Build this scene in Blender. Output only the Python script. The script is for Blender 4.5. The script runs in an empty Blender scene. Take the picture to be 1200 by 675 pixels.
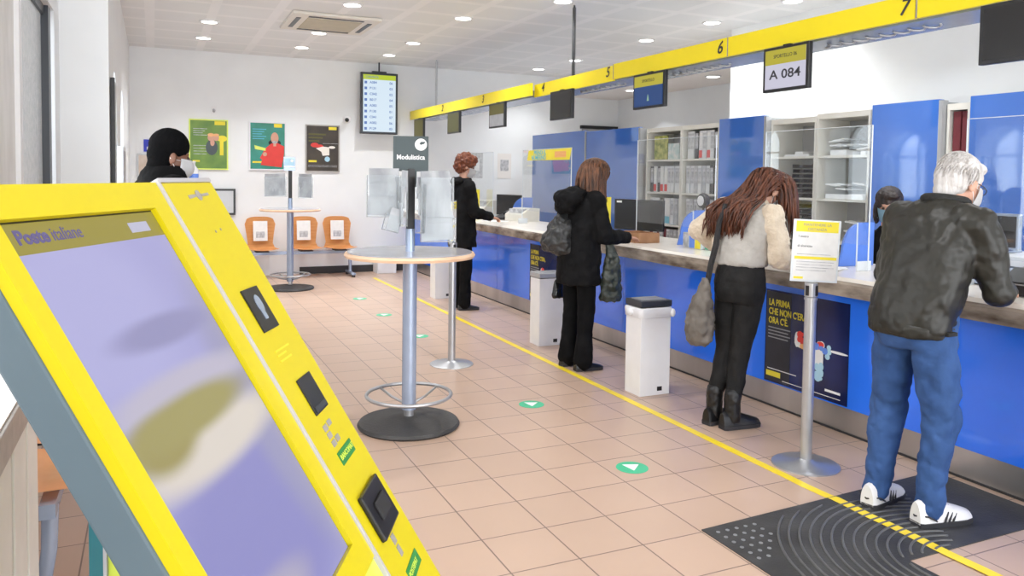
import bpy, bmesh, math, random
from mathutils import Vector, Matrix, Euler
random.seed(7)
PI = math.pi
scene = bpy.context.scene
col = scene.collection

# ------------------------------------------------------------------ camera
cd = bpy.data.cameras.new('camera')
cam = bpy.data.objects.new('camera', cd); col.objects.link(cam)
yaw, pitch, roll = -0.42901, 0.045753, 0.013905
fwd = Vector((-math.sin(yaw)*math.cos(pitch), math.cos(yaw)*math.cos(pitch), -math.sin(pitch)))
rgt = Vector((math.cos(yaw), math.sin(yaw), 0))
upv = rgt.cross(fwd)
r2 = rgt*math.cos(roll)+upv*math.sin(roll)
u2 = -rgt*math.sin(roll)+upv*math.cos(roll)
M = Matrix((r2, u2, -fwd)).transposed().to_4x4()
M.translation = Vector((0, 0, 1.52))
cam.matrix_world = M
cd.sensor_width = 36; cd.sensor_fit = 'HORIZONTAL'
cd.lens = 918.218/1200*36
cd.shift_x = 0
cd.shift_y = -(337.5-249.28)/1200
cd.clip_start = 0.05; cd.clip_end = 200
scene.camera = cam

# ------------------------------------------------------------------ world, light, exposure
w = bpy.data.worlds.new('world'); scene.world = w; w.use_nodes = True
wn = w.node_tree; bg = wn.nodes['Background']
bg.inputs['Color'].default_value = (0.86, 0.93, 1.0, 1); bg.inputs['Strength'].default_value = 4.0
vs = scene.view_settings
vs.view_transform = 'Standard'; vs.look = 'None'; vs.exposure = 0.42; vs.gamma = 1.0
try: vs.use_curve_mapping = False
except Exception: pass
scene.display_settings.display_device = 'sRGB'

def area(name, loc, rot, sx, sy, power, colr=(1, 1, 1)):
    l = bpy.data.lights.new(name, 'AREA'); l.shape = 'RECTANGLE'; l.size = sx; l.size_y = sy
    l.energy = power; l.color = colr
    o = bpy.data.objects.new(name, l); col.objects.link(o); o.location = loc; o.rotation_euler = rot
    return o
# daylight entering through the shop windows of the front wall and of the left wall
area('daylight_front_window', (2.6, -3.9, 1.7), (PI/2, 0, 0), 7.5, 2.6, 150, (1.0, 0.985, 0.96))
area('daylight_left_window', (-0.61, 3.3, 1.78), (0, -PI/2, 0), 1.45, 4.4, 62, (0.95, 0.98, 1.0))

# ------------------------------------------------------------------ materials
def _in(b, n, v):
    if n in b.inputs: b.inputs[n].default_value = v
def mat(name, c, rough=0.5, metal=0.0, spec=0.5, var=0.0, scale=8.0, bump=0.0, bscale=40.0, emit=None, es=0.0, coat=0.0, trans=0.0, c2=None, sheen=0.0, stretch=None, detail=3):
    m = bpy.data.materials.new(name); m.use_nodes = True
    nt = m.node_tree; b = nt.nodes['Principled BSDF']
    _in(b, 'Base Color', (*c, 1)); _in(b, 'Roughness', rough); _in(b, 'Metallic', metal); _in(b, 'Specular IOR Level', spec)
    if coat: _in(b, 'Coat Weight', coat); _in(b, 'Coat Roughness', 0.05)
    if trans: _in(b, 'Transmission Weight', trans)
    if sheen: _in(b, 'Sheen Weight', sheen)
    if emit: _in(b, 'Emission Color', (*emit, 1)); _in(b, 'Emission Strength', es)
    tc = nt.nodes.new('ShaderNodeTexCoord'); src = tc.outputs['Object']
    if stretch:
        mp = nt.nodes.new('ShaderNodeMapping'); mp.inputs['Scale'].default_value = stretch
        nt.links.new(src, mp.inputs['Vector']); src = mp.outputs['Vector']
    if var or c2:
        n = nt.nodes.new('ShaderNodeTexNoise'); n.inputs['Scale'].default_value = scale; n.inputs['Detail'].default_value = detail
        nt.links.new(src, n.inputs['Vector'])
        r = nt.nodes.new('ShaderNodeValToRGB')
        if c2: a, bb = c, c2
        else: a = tuple(max(0, x*(1-var)) for x in c); bb = tuple(min(1, x*(1+var)) for x in c)
        r.color_ramp.elements[0].color = (*a, 1); r.color_ramp.elements[1].color = (*bb, 1)
        r.color_ramp.elements[0].position = 0.35; r.color_ramp.elements[1].position = 0.65
        nt.links.new(n.outputs['Fac'], r.inputs['Fac']); nt.links.new(r.outputs['Color'], b.inputs['Base Color'])
    if bump:
        n2 = nt.nodes.new('ShaderNodeTexNoise'); n2.inputs['Scale'].default_value = bscale; n2.inputs['Detail'].default_value = 4
        nt.links.new(src, n2.inputs['Vector'])
        bp = nt.nodes.new('ShaderNodeBump'); bp.inputs['Strength'].default_value = bump; bp.inputs['Distance'].default_value = 0.01
        nt.links.new(n2.outputs['Fac'], bp.inputs['Height']); nt.links.new(bp.outputs['Normal'], b.inputs['Normal'])
    return m

def grid_mat(name, c, cm, size, off, mortar, rough, spec, var, metal=0.0, bumpd=0.002):
    m = bpy.data.materials.new(name); m.use_nodes = True
    nt = m.node_tree; b = nt.nodes['Principled BSDF']
    tc = nt.nodes.new('ShaderNodeTexCoord'); mp = nt.nodes.new('ShaderNodeMapping')
    mp.inputs['Location'].default_value = (off[0], off[1], 0)
    nt.links.new(tc.outputs['Object'], mp.inputs['Vector'])
    br = nt.nodes.new('ShaderNodeTexBrick'); br.offset = 0; br.squash = 1
    br.inputs['Scale'].default_value = 1; br.inputs['Brick Width'].default_value = size; br.inputs['Row Height'].default_value = size
    br.inputs['Mortar Size'].default_value = mortar; br.inputs['Mortar Smooth'].default_value = 0.2
    br.inputs['Color1'].default_value = (*[x*(1-var) for x in c], 1); br.inputs['Color2'].default_value = (*[min(1, x*(1+var)) for x in c], 1)
    br.inputs['Mortar'].default_value = (*cm, 1)
    nt.links.new(mp.outputs['Vector'], br.inputs['Vector'])
    n = nt.nodes.new('ShaderNodeTexNoise'); n.inputs['Scale'].default_value = 3.0; n.inputs['Detail'].default_value = 6
    nt.links.new(tc.outputs['Object'], n.inputs['Vector'])
    mx = nt.nodes.new('ShaderNodeMix'); mx.data_type = 'RGBA'; mx.blend_type = 'MULTIPLY'; mx.inputs['Factor'].default_value = 0.25
    nt.links.new(br.outputs['Color'], mx.inputs[6]); nt.links.new(n.outputs['Color'], mx.inputs[7])
    hs = nt.nodes.new('ShaderNodeMapRange'); hs.inputs['To Min'].default_value = rough*0.85; hs.inputs['To Max'].default_value = rough*1.2
    nt.links.new(n.outputs['Fac'], hs.inputs['Value']); nt.links.new(hs.outputs['Result'], b.inputs['Roughness'])
    r = nt.nodes.new('ShaderNodeMix'); r.data_type = 'RGBA'; r.inputs['Factor'].default_value = 0.0
    bw = nt.nodes.new('ShaderNodeRGBToBW'); nt.links.new(n.outputs['Color'], bw.inputs['Color'])
    cr = nt.nodes.new('ShaderNodeValToRGB'); cr.color_ramp.elements[0].color = (0.9, 0.9, 0.9, 1); cr.color_ramp.elements[1].color = (1, 1, 1, 1)
    nt.links.new(bw.outputs['Val'], cr.inputs['Fac'])
    nt.links.new(cr.outputs['Color'], mx.inputs[7]); mx.inputs['Factor'].default_value = 1.0
    nt.links.new(mx.outputs[2], b.inputs['Base Color'])
    _in(b, 'Specular IOR Level', spec); _in(b, 'Metallic', metal)
    bp = nt.nodes.new('ShaderNodeBump'); bp.inputs['Strength'].default_value = 0.5; bp.inputs['Distance'].default_value = bumpd; bp.invert = True
    nt.links.new(br.outputs['Fac'], bp.inputs['Height']); nt.links.new(bp.outputs['Normal'], b.inputs['Normal'])
    return m

def glass_mat(name, tint=(0.97, 0.985, 0.99), refl=0.06, rough=0.0, haze=0.0):
    m = bpy.data.materials.new(name); m.use_nodes = True
    nt = m.node_tree; nt.nodes.clear()
    out = nt.nodes.new('ShaderNodeOutputMaterial')
    tr = nt.nodes.new('ShaderNodeBsdfTransparent'); tr.inputs['Color'].default_value = (*tint, 1)
    gl = nt.nodes.new('ShaderNodeBsdfGlossy'); gl.inputs['Roughness'].default_value = rough
    # Schlick reflectance from the angle between view and surface, the same from both sides of the pane
    ge = nt.nodes.new('ShaderNodeNewGeometry'); dt = nt.nodes.new('ShaderNodeVectorMath'); dt.operation = 'DOT_PRODUCT'
    nt.links.new(ge.outputs['Incoming'], dt.inputs[0]); nt.links.new(ge.outputs['Normal'], dt.inputs[1])
    ab = nt.nodes.new('ShaderNodeMath'); ab.operation = 'ABSOLUTE'; nt.links.new(dt.outputs['Value'], ab.inputs[0])
    om = nt.nodes.new('ShaderNodeMath'); om.operation = 'SUBTRACT'; om.inputs[0].default_value = 1.0; nt.links.new(ab.outputs[0], om.inputs[1])
    p5 = nt.nodes.new('ShaderNodeMath'); p5.operation = 'POWER'; p5.inputs[1].default_value = 5.0; nt.links.new(om.outputs[0], p5.inputs[0])
    ad = nt.nodes.new('ShaderNodeMath'); ad.operation = 'MULTIPLY_ADD'; ad.inputs[1].default_value = 0.95; ad.inputs[2].default_value = refl; ad.use_clamp = True
    nt.links.new(p5.outputs[0], ad.inputs[0])
    mx = nt.nodes.new('ShaderNodeMixShader'); nt.links.new(ad.outputs[0], mx.inputs['Fac'])
    last = tr
    if haze:
        df = nt.nodes.new('ShaderNodeBsdfDiffuse'); df.inputs['Color'].default_value = (0.55, 0.57, 0.6, 1)
        nz = nt.nodes.new('ShaderNodeTexNoise'); nz.inputs['Scale'].default_value = 4
        ml = nt.nodes.new('ShaderNodeMath'); ml.operation = 'MULTIPLY'; ml.inputs[1].default_value = haze*2
        nt.links.new(nz.outputs['Fac'], ml.inputs[0])
        m2 = nt.nodes.new('ShaderNodeMixShader'); nt.links.new(ml.outputs[0], m2.inputs['Fac'])
        nt.links.new(tr.outputs[0], m2.inputs[1]); nt.links.new(df.outputs[0], m2.inputs[2]); last = m2
    nt.links.new(last.outputs[0], mx.inputs[1]); nt.links.new(gl.outputs[0], mx.inputs[2])
    nt.links.new(mx.outputs[0], out.inputs['Surface'])
    return m

def hair_mat(name, c, c2, rough=0.4):
    return mat(name, c, rough=rough, c2=c2, scale=9, stretch=(6, 6, 0.8), bump=0.6, bscale=30, spec=0.5)

MT = dict(
 wall=mat('white_wall_paint', (0.84, 0.86, 0.87), 0.6, var=0.02, scale=2, bump=0.03, bscale=60),
 wallwarm=mat('warm_white_paint', (0.82, 0.79, 0.76), 0.6, var=0.02, scale=2, bump=0.03),
 floor=grid_mat('pink_beige_tiles', (0.57, 0.405, 0.310), (0.24, 0.17, 0.14), 0.30082, (-1.23805, -2.66625), 0.0035, 0.32, 0.42, 0.035),
 ceil=grid_mat('grey_ceiling_panels', (0.82, 0.83, 0.83), (0.90, 0.90, 0.90), 0.625, (0.03, 0.1), 0.055, 0.42, 0.5, 0.015, bumpd=0.0),
 ceilpad=mat('ceiling_panel_perforated', (0.47, 0.455, 0.445), 0.38, var=0.04, scale=30, bump=0.2, bscale=300),
 blue=mat('glossy_blue_laminate', (0.032, 0.195, 1.0), 0.10, spec=0.55, var=0.03, scale=3, coat=0.4),
 cabblue=mat('blue_cabinet_door', (0.060, 0.185, 0.62), 0.05, spec=0.8, var=0.03, scale=2, coat=0.8),
 divblue=mat('blue_divider', (0.13, 0.27, 0.80), 0.25, var=0.03),
 steel=mat('brushed_steel_plinth', (0.42, 0.41, 0.40), 0.28, metal=0.85, c2=(0.62, 0.60, 0.58), scale=2.0, stretch=(1, 1.2, 0.3)),
 steelgrey=mat('satin_grey_metal', (0.50, 0.51, 0.53), 0.32, metal=0.7, var=0.04),
 bluegrey=mat('blue_grey_painted_metal', (0.36, 0.43, 0.56), 0.25, metal=0.35, var=0.04),
 chrome=mat('chrome', (0.75, 0.75, 0.77), 0.12, metal=1.0, var=0.02),
 dark=mat('dark_plinth', (0.03, 0.03, 0.032), 0.5, var=0.1),
 black=mat('black_plastic', (0.012, 0.012, 0.014), 0.32, var=0.1),
 blackmatte=mat('black_matte', (0.018, 0.018, 0.02), 0.7, var=0.15, bump=0.1),
 rubber=mat('black_rubber', (0.035, 0.034, 0.034), 0.55, c2=(0.055, 0.054, 0.054), scale=6, bump=0.2, bscale=80),
 leaflet=mat('leaflet_print', (0.24, 0.25, 0.27), 0.5, c2=(0.46, 0.47, 0.49), scale=10, detail=4, stretch=(1, 1, 0.5)),
 white=mat('white_plastic', (0.82, 0.82, 0.83), 0.35, var=0.02),
 whitesteel=mat('white_enamel', (0.78, 0.79, 0.82), 0.3, var=0.02),
 paper=mat('white_paper', (0.80, 0.80, 0.79), 0.7, var=0.03, scale=20),
 greypaper=mat('grey_printed_paper', (0.34, 0.35, 0.37), 0.6, c2=(0.62, 0.62, 0.64), scale=22),
 ink=mat('dark_ink', (0.03, 0.03, 0.04), 0.6, var=0.1), greyink=mat('grey_ink', (0.35, 0.36, 0.38), 0.6, var=0.1),
 whiteink=mat('white_print', (0.85, 0.85, 0.85), 0.6, var=0.02), yellink=mat('yellow_print', (0.85, 0.72, 0.05), 0.6, var=0.03),
 yellow=mat('yellow_paint', (0.93, 0.76, 0.008), 0.30, spec=0.5, var=0.02, scale=3),
 kyellow=mat('kiosk_yellow', (0.64, 0.53, 0.006), 0.36, spec=0.35, var=0.015, scale=3),
 lime=mat('lime_yellow', (0.68, 0.80, 0.10), 0.3, var=0.03), teal=mat('dark_teal', (0.03, 0.16, 0.19), 0.3, var=0.05),
 kgrey=mat('kiosk_grey', (0.11, 0.155, 0.185), 0.4, var=0.03, scale=3), kwhite=mat('kiosk_white_edge', (0.46, 0.45, 0.47), 0.35, var=0.02),
 worktop=mat('pale_worktop', (0.80, 0.75, 0.68), 0.25, var=0.03, scale=5),
 granite=mat('brown_granite_reflections', (0.11, 0.08, 0.06), 0.14, c2=(0.40, 0.34, 0.28), scale=9, detail=5, spec=0.6, stretch=(1, 0.45, 1.6)),  # pale mottling in the colour imitates reflections on the brown stone
 sill=mat('grey_stone_sill', (0.30, 0.28, 0.26), 0.35, c2=(0.38, 0.35, 0.33), scale=30, detail=6),
 silltop=mat('pink_stone_top', (0.56, 0.47, 0.42), 0.3, var=0.06, scale=6),
 cream=mat('cream_ribbed_panel', (0.72, 0.69, 0.63), 0.5, var=0.03),
 orange=mat('orange_beech_ply', (0.80, 0.38, 0.13), 0.32, c2=(0.88, 0.47, 0.19), scale=5, stretch=(1, 1, 8)),
 wood=mat('pale_wood_edge', (0.72, 0.47, 0.31), 0.4, c2=(0.80, 0.56, 0.38), scale=12, stretch=(1, 1, 6)),
 tabletop=mat('grey_blue_table_top', (0.36, 0.37, 0.42), 0.18, var=0.06, scale=6),
 cardboard=mat('brown_box', (0.38, 0.19, 0.09), 0.55, c2=(0.48, 0.26, 0.13), scale=10),
 dgreen=mat('dark_green_label', (0.03, 0.24, 0.05), 0.4, var=0.03), green=mat('green_sticker', (0.05, 0.50, 0.26), 0.35, var=0.03), tape=mat('yellow_tape', (0.90, 0.68, 0.03), 0.4, var=0.04, scale=10),
 cabbeige=mat('beige_cabinet_metal', (0.76, 0.74, 0.67), 0.4, var=0.02), cabin=mat('grey_cabinet_inside', (0.36, 0.36, 0.35), 0.5, var=0.03),
 cabgrey=mat('grey_cabinet_side', (0.45, 0.46, 0.47), 0.35, metal=0.3, var=0.03),
 red=mat('red_label', (0.72, 0.05, 0.04), 0.5, var=0.05), darkred=mat('dark_red_binder', (0.18, 0.03, 0.04), 0.5, var=0.1), tealb=mat('teal_label', (0.10, 0.45, 0.60), 0.5, var=0.05),
 binder=mat('white_binder', (0.68, 0.69, 0.70), 0.45, c2=(0.80, 0.80, 0.80), scale=14), bindergrey=mat('grey_binder', (0.42, 0.43, 0.45), 0.5, c2=(0.60, 0.60, 0.61), scale=14),
 plexi=glass_mat('clear_acrylic', refl=0.06, haze=0.012), edgeglass=mat('acrylic_edge', (0.75, 0.80, 0.84), 0.15, var=0.02),
 winglass=glass_mat('window_glass', refl=0.05, haze=0.06), pocket=glass_mat('leaflet_pocket_acrylic', refl=0.03, haze=0.06, rough=0.3),
 signgreen=mat('dark_slate_sign', (0.045, 0.065, 0.07), 0.4, var=0.04),
 skin=mat('skin', (0.62, 0.34, 0.24), 0.5, var=0.05, bump=0.05), skindark=mat('dark_skin', (0.17, 0.075, 0.045), 0.5, var=0.05), eye=mat('eye', (0.05, 0.03, 0.02), 0.1, var=0.05),
 mask=mat('white_mask', (0.82, 0.83, 0.85), 0.7, var=0.02, bump=0.1), maskblue=mat('light_blue_mask', (0.42, 0.66, 0.80), 0.7, var=0.03),
 hwhite=hair_mat('white_hair', (0.50, 0.47, 0.45), (0.72, 0.70, 0.69), 0.5), hred=hair_mat('red_brown_hair', (0.09, 0.02, 0.008), (0.20, 0.05, 0.015)),
 hbrown=hair_mat('brown_hair', (0.045, 0.014, 0.008), (0.17, 0.055, 0.025)), hlight=hair_mat('lighter_brown_hair', (0.035, 0.014, 0.008), (0.19, 0.078, 0.035)), hdark=hair_mat('dark_hair', (0.012, 0.008, 0.007), (0.04, 0.025, 0.02)),
 olive=mat('dark_olive_jacket', (0.015, 0.0145, 0.011), 0.45, c2=(0.019, 0.018, 0.014), scale=7, bump=0.12, bscale=30, spec=0.4),
 knit=mat('dark_collar', (0.012, 0.012, 0.012), 0.8, var=0.2, bump=0.4, bscale=150),
 blackcoat=mat('black_coat', (0.0045, 0.0045, 0.005), 0.8, c2=(0.009, 0.009, 0.010), scale=8, bump=0.5, bscale=18, spec=0.15),
 blackcloth=mat('black_trousers', (0.004, 0.004, 0.0045), 0.85, c2=(0.008, 0.008, 0.009), scale=8, bump=0.4, bscale=20, spec=0.12),
 jeansblack=mat('washed_black_jeans', (0.008, 0.008, 0.0085), 0.8, c2=(0.017, 0.0165, 0.0165), scale=10, bump=0.6, bscale=25, spec=0.25),
 jeans=mat('blue_jeans', (0.018, 0.058, 0.175), 0.85, c2=(0.032, 0.088, 0.25), scale=9, bump=0.5, bscale=22),
 beige=mat('beige_fleece', (0.60, 0.50, 0.38), 0.95, c2=(0.72, 0.62, 0.49), scale=14, bump=0.9, bscale=60, sheen=0.3),
 greytop=mat('grey_lining', (0.45, 0.43, 0.40), 0.9, var=0.06, scale=12, bump=0.5, bscale=40),
 taupe=mat('taupe_bag', (0.11, 0.095, 0.08), 0.6, c2=(0.17, 0.15, 0.13), scale=6, bump=0.7, bscale=14),
 darkgreybag=mat('dark_grey_backpack', (0.022, 0.023, 0.024), 0.45, c2=(0.042, 0.043, 0.044), scale=5, bump=0.8, bscale=12),
 gloss=mat('glossy_black_bag', (0.012, 0.012, 0.014), 0.25, var=0.1, bump=0.3), gbag=mat('dark_green_carrier_bag', (0.020, 0.028, 0.022), 0.3, c2=(0.05, 0.06, 0.05), scale=9, bump=0.6, bscale=20),
 shoewhite=mat('white_leather', (0.75, 0.74, 0.74), 0.45, var=0.03), sole=mat('sole', (0.03, 0.03, 0.035), 0.6, var=0.1),
 boot=mat('black_boot', (0.006, 0.006, 0.007), 0.4, var=0.15, bump=0.3), jacketblack=mat('black_hooded_jacket', (0.004, 0.004, 0.0045), 0.85, var=0.2, scale=9, bump=0.4, spec=0.1), beanie=mat('black_beanie_knit', (0.0035, 0.0035, 0.004), 0.95, var=0.2, bump=0.3, bscale=120, spec=0.08),
 frame=mat('dark_window_frame', (0.03, 0.035, 0.045), 0.35, var=0.05), acbeige=mat('ac_grille', (0.50, 0.45, 0.33), 0.5, var=0.04), acwhite=mat('ac_cover', (0.74, 0.70, 0.63), 0.4, var=0.02),
)
def emis(name, c, s, base=(0.03, 0.03, 0.03)):
    return mat(name, base, rough=0.3, emit=c, es=s*(0.72 if name != 'lamp_diffuser' else 1), var=0.02, spec=0.3)
MT['lamp'] = emis('lamp_diffuser', (1, 0.97, 0.93), 9.0)
SE = 0.72
MT['scr_lav'] = emis('screen_lavender', (0.40, 0.385, 0.70), 0.78, (0.03, 0.03, 0.04))
MT['scr_hdr'] = emis('screen_header_olive', (0.36, 0.30, 0.035), 0.85, (0.03, 0.03, 0.02))
MT['scr_text'] = emis('screen_text_violet', (0.13, 0.10, 0.33), 0.8)
MT['scr_pale'] = emis('screen_pale_button', (0.62, 0.62, 0.82), 0.8)
MT['scr_ol'] = emis('screen_olive_blob', (0.34, 0.30, 0.10), 0.8)
MT['tv_white'] = emis('tv_white', (0.74, 0.88, 1.0), 0.92); MT['tv_green'] = emis('tv_green', (0.50, 0.62, 0.02), 0.95)
MT['tv_blue'] = emis('tv_blue_text', (0.10, 0.22, 0.60), 0.8); MT['lcd_yel'] = emis('lcd_yellow', (0.50, 0.44, 0.02), 0.9)
MT['lcd_white'] = emis('lcd_white', (0.60, 0.59, 0.72), 0.95); MT['lcd_blue'] = emis('lcd_blue', (0.015, 0.055, 0.19), 0.9, (0.01,0.02,0.05))
MT['lcd_olive'] = emis('lcd_olive', (0.10, 0.085, 0.01), 0.8, (0.03,0.03,0.01)); MT['lcd_pale'] = emis('lcd_pale', (0.3, 0.5, 0.35), 0.9)
MT['frost'] = mat('frosted_pane', (0.66, 0.72, 0.74), 0.25, c2=(0.80, 0.84, 0.86), scale=30, bump=0.2, bscale=200)
MT['poster_pane'] = mat('film_covered_pane', (0.58, 0.56, 0.52), 0.3, c2=(0.74, 0.72, 0.69), scale=4, stretch=(1, 2, 0.6))
MT['scr_off'] = mat('screen_off', (0.012, 0.012, 0.013), 0.25, var=0.05)

# kiosk display: the blurred picture on the screen (a map of soft patches in the screen's own picture)
def kiosk_screen():
    m = bpy.data.materials.new('kiosk_display_picture'); m.use_nodes = True
    nt = m.node_tree; b = nt.nodes['Principled BSDF']
    _in(b, 'Base Color', (0.03, 0.03, 0.04, 1)); _in(b, 'Roughness', 0.42)
    tc = nt.nodes.new('ShaderNodeTexCoord'); sep = nt.nodes.new('ShaderNodeSeparateXYZ'); nt.links.new(tc.outputs['Object'], sep.inputs[0])
    cur = None
    base = nt.nodes.new('ShaderNodeRGB'); base.outputs[0].default_value = (0.44, 0.43, 0.78, 1); cur = base.outputs[0]
    nz = nt.nodes.new('ShaderNodeTexNoise'); nz.inputs['Scale'].default_value = 5; nt.links.new(tc.outputs['Object'], nz.inputs['Vector'])
    # soft ellipses (x across, y down the slope from the top far corner), rx, ry, colour
    for (cx, cy, rx, ry, ang, c) in SCREEN_BLOBS:
        mp = nt.nodes.new('ShaderNodeMapping'); mp.vector_type = 'TEXTURE'
        mp.inputs['Location'].default_value = (cx, -cy, 0); mp.inputs['Rotation'].default_value = (0, 0, ang); mp.inputs['Scale'].default_value = (rx, ry, 1)
        nt.links.new(tc.outputs['Object'], mp.inputs['Vector'])
        sp = nt.nodes.new('ShaderNodeTexGradient'); sp.gradient_type = 'SPHERICAL'
        nt.links.new(mp.outputs['Vector'], sp.inputs['Vector'])
        pw = nt.nodes.new('ShaderNodeMapRange'); pw.interpolation_type = 'SMOOTHSTEP'; pw.inputs['From Max'].default_value = 0.55
        nt.links.new(sp.outputs['Fac'], pw.inputs['Value'])
        mx = nt.nodes.new('ShaderNodeMix'); mx.data_type = 'RGBA'; nt.links.new(pw.outputs['Result'], mx.inputs['Factor'])
        nt.links.new(cur, mx.inputs[6]); mx.inputs[7].default_value = (*c, 1); cur = mx.outputs[2]
    nt.links.new(cur, b.inputs['Emission Color']); _in(b, 'Emission Strength', 0.58)
    return m
SCREEN_BLOBS = [(-0.50, 0.60, 0.40, 0.22, 0.0, (0.31, 0.30, 0.66)), (-0.60, 0.20, 0.25, 0.20, 0.0, (0.50, 0.49, 0.84)), (-0.30, 0.45, 0.12, 0.35, 0.0, (0.38, 0.37, 0.60)),
                (-0.50, 0.346, 0.30, 0.045, 0.0, (0.60, 0.56, 0.70)), (-0.46, 0.250, 0.20, 0.035, 0.0, (0.33, 0.32, 0.58)), (-0.60, 0.690, 0.20, 0.06, 0.0, (0.50, 0.46, 0.62)),
                (-0.50, 0.440, 0.32, 0.060, 0.0, (0.86, 0.78, 0.68)), (-0.62, 0.400, 0.12, 0.055, 0.0, (0.40, 0.34, 0.07)), (-0.52, 0.385, 0.26, 0.045, 0.0, (0.42, 0.37, 0.09))]
MT['display'] = kiosk_screen()

# ------------------------------------------------------------------ mesh helpers
class MB:
    def __init__(s): s.bm = bmesh.new()
    def box(s, x0, x1, y0, y1, z0, z1, bev=0.0, M=None):
        r = bmesh.ops.create_cube(s.bm, size=1.0); vs = r['verts']
        for v in vs: v.co = Vector(((x0+x1)/2+v.co.x*(x1-x0), (y0+y1)/2+v.co.y*(y1-y0), (z0+z1)/2+v.co.z*(z1-z0)))
        if bev:
            es = list({e for v in vs for e in v.link_edges})
            rr = bmesh.ops.bevel(s.bm, geom=es, offset=bev, segments=2, profile=0.6, affect='EDGES')
            vs = list({v for v in rr['verts']} | {v for v in vs if v.is_valid})
        if M is not None:
            for v in vs: v.co = M @ v.co
        return s
    def rings(s, rs, cap=True, closed=False):
        vv = [[s.bm.verts.new(p) for p in r] for r in rs]
        n = len(rs[0])
        rng = range(len(vv)) if closed else range(len(vv)-1)
        for i in rng:
            a, b = vv[i], vv[(i+1) % len(vv)]
            for k in range(n): s.bm.faces.new((a[k], a[(k+1) % n], b[(k+1) % n], b[k]))
        if cap and not closed:
            s.bm.faces.new(list(reversed(vv[0]))); s.bm.faces.new(vv[-1])
        return s
    def cyl(s, p0, p1, r0, r1=None, n=20):
        r1 = r0 if r1 is None else r1
        p0, p1 = Vector(p0), Vector(p1); d = (p1-p0).normalized()
        a = d.orthogonal().normalized(); b = d.cross(a)
        ring = lambda c, r: [c+(a*math.cos(t)+b*math.sin(t))*r for t in [2*PI*k/n for k in range(n)]]
        return s.rings([ring(p0, r0), ring(p1, r1)])
    def tube(s, pts, r, n=10, closed=False):
        pts = [Vector(p) for p in pts]; rs = []; N = len(pts)
        rr = r if isinstance(r, (list, tuple)) else [r]*N
        a = None
        for i, p in enumerate(pts):
            if closed: d = (pts[(i+1) % N]-pts[i-1]).normalized()
            else: d = (pts[min(i+1, N-1)]-pts[max(i-1, 0)]).normalized()
            if a is None: a = d.orthogonal().normalized()
            a = (a-d*a.dot(d))
            a = d.orthogonal().normalized() if a.length < 1e-6 else a.normalized()
            b = d.cross(a)
            rs.append([p+(a*math.cos(t)+b*math.sin(t))*rr[i] for t in [2*PI*k/n for k in range(n)]])
        return s.rings(rs, closed=closed)
    def lathe(s, prof, c=(0, 0, 0), n=40):
        c = Vector(c)
        rs = [[c+Vector((max(r, 1e-4)*math.cos(t), max(r, 1e-4)*math.sin(t), z)) for t in [2*PI*k/n for k in range(n)]] for r, z in prof]
        return s.rings(rs)
    def prism(s, poly, d0, d1, axis='y'):
        f = {'y': lambda p, d: Vector((p[0], d, p[1])), 'z': lambda p, d: Vector((p[0], p[1], d)), 'x': lambda p, d: Vector((d, p[0], p[1]))}[axis]
        return s.rings([[f(p, d0) for p in poly], [f(p, d1) for p in poly]])
    def ell(s, c, r, R=None, u=20, v=14):
        c = Vector(c); rr = bmesh.ops.create_uvsphere(s.bm, u_segments=u, v_segments=v, radius=1)
        for q in rr['verts']:
            p = Vector((q.co.x*r[0], q.co.y*r[1], q.co.z*r[2]))
            if R is not None: p = R @ p
            q.co = c+p
        return s
    def cap(s, p0, p1, r0, r1, n=14):
        p0, p1 = Vector(p0), Vector(p1); L = (p1-p0).length
        if L < 1e-5: return s.ell(p0, (r0, r0, r0))
        d = (p1-p0)/L; a = d.orthogonal().normalized(); b = d.cross(a); rs = []
        for t in (-0.985, -0.8, -0.45, 0):
            rs.append((p0+d*r0*t, r0*math.sqrt(1-t*t)))
        for t in (0, 0.45, 0.8, 0.985):
            rs.append((p1+d*r1*t, r1*math.sqrt(1-t*t)))
        return s.rings([[c+(a*math.cos(q)+b*math.sin(q))*r for q in [2*PI*k/n for k in range(n)]] for c, r in rs])
    def chain(s, pr):
        for (p, r), (q, t) in zip(pr, pr[1:]): s.cap(p, q, r, t)
        return s
    def loft(s, rs, n=28, pw=2.3):
        """rings of (centre, half width along y, half depth along x, optional tilt)"""
        out = []
        for q in rs:
            c, wy, dx = Vector(q[0]), q[1], q[2]
            tilt = q[3] if len(q) > 3 else 0
            ring = []
            for k in range(n):
                t = 2*PI*k/n; ct, st = math.cos(t), math.sin(t)
                x = dx*abs(ct)**(2/pw)*(1 if ct >= 0 else -1); y = wy*abs(st)**(2/pw)*(1 if st >= 0 else -1)
                ring.append(c+Vector((x*math.cos(tilt), y, -x*math.sin(tilt))))
            out.append(ring)
        return s.rings(out)
    def build(s, name, m, parent=None, smooth=False, M=None):
        bmesh.ops.recalc_face_normals(s.bm, faces=s.bm.faces)
        me = bpy.data.meshes.new(name); s.bm.to_mesh(me); s.bm.free()
        if M is not None: me.transform(M)
        if m is not None: me.materials.append(MT[m] if isinstance(m, str) else m)
        if smooth:
            me.polygons.foreach_set('use_smooth', [True]*len(me.polygons))
            if smooth == 'auto':
                try: me.set_sharp_from_angle(angle=math.radians(38))
                except Exception: pass
        o = bpy.data.objects.new(name, me); col.objects.link(o)
        if parent is not None: o.parent = parent
        return o

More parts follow.
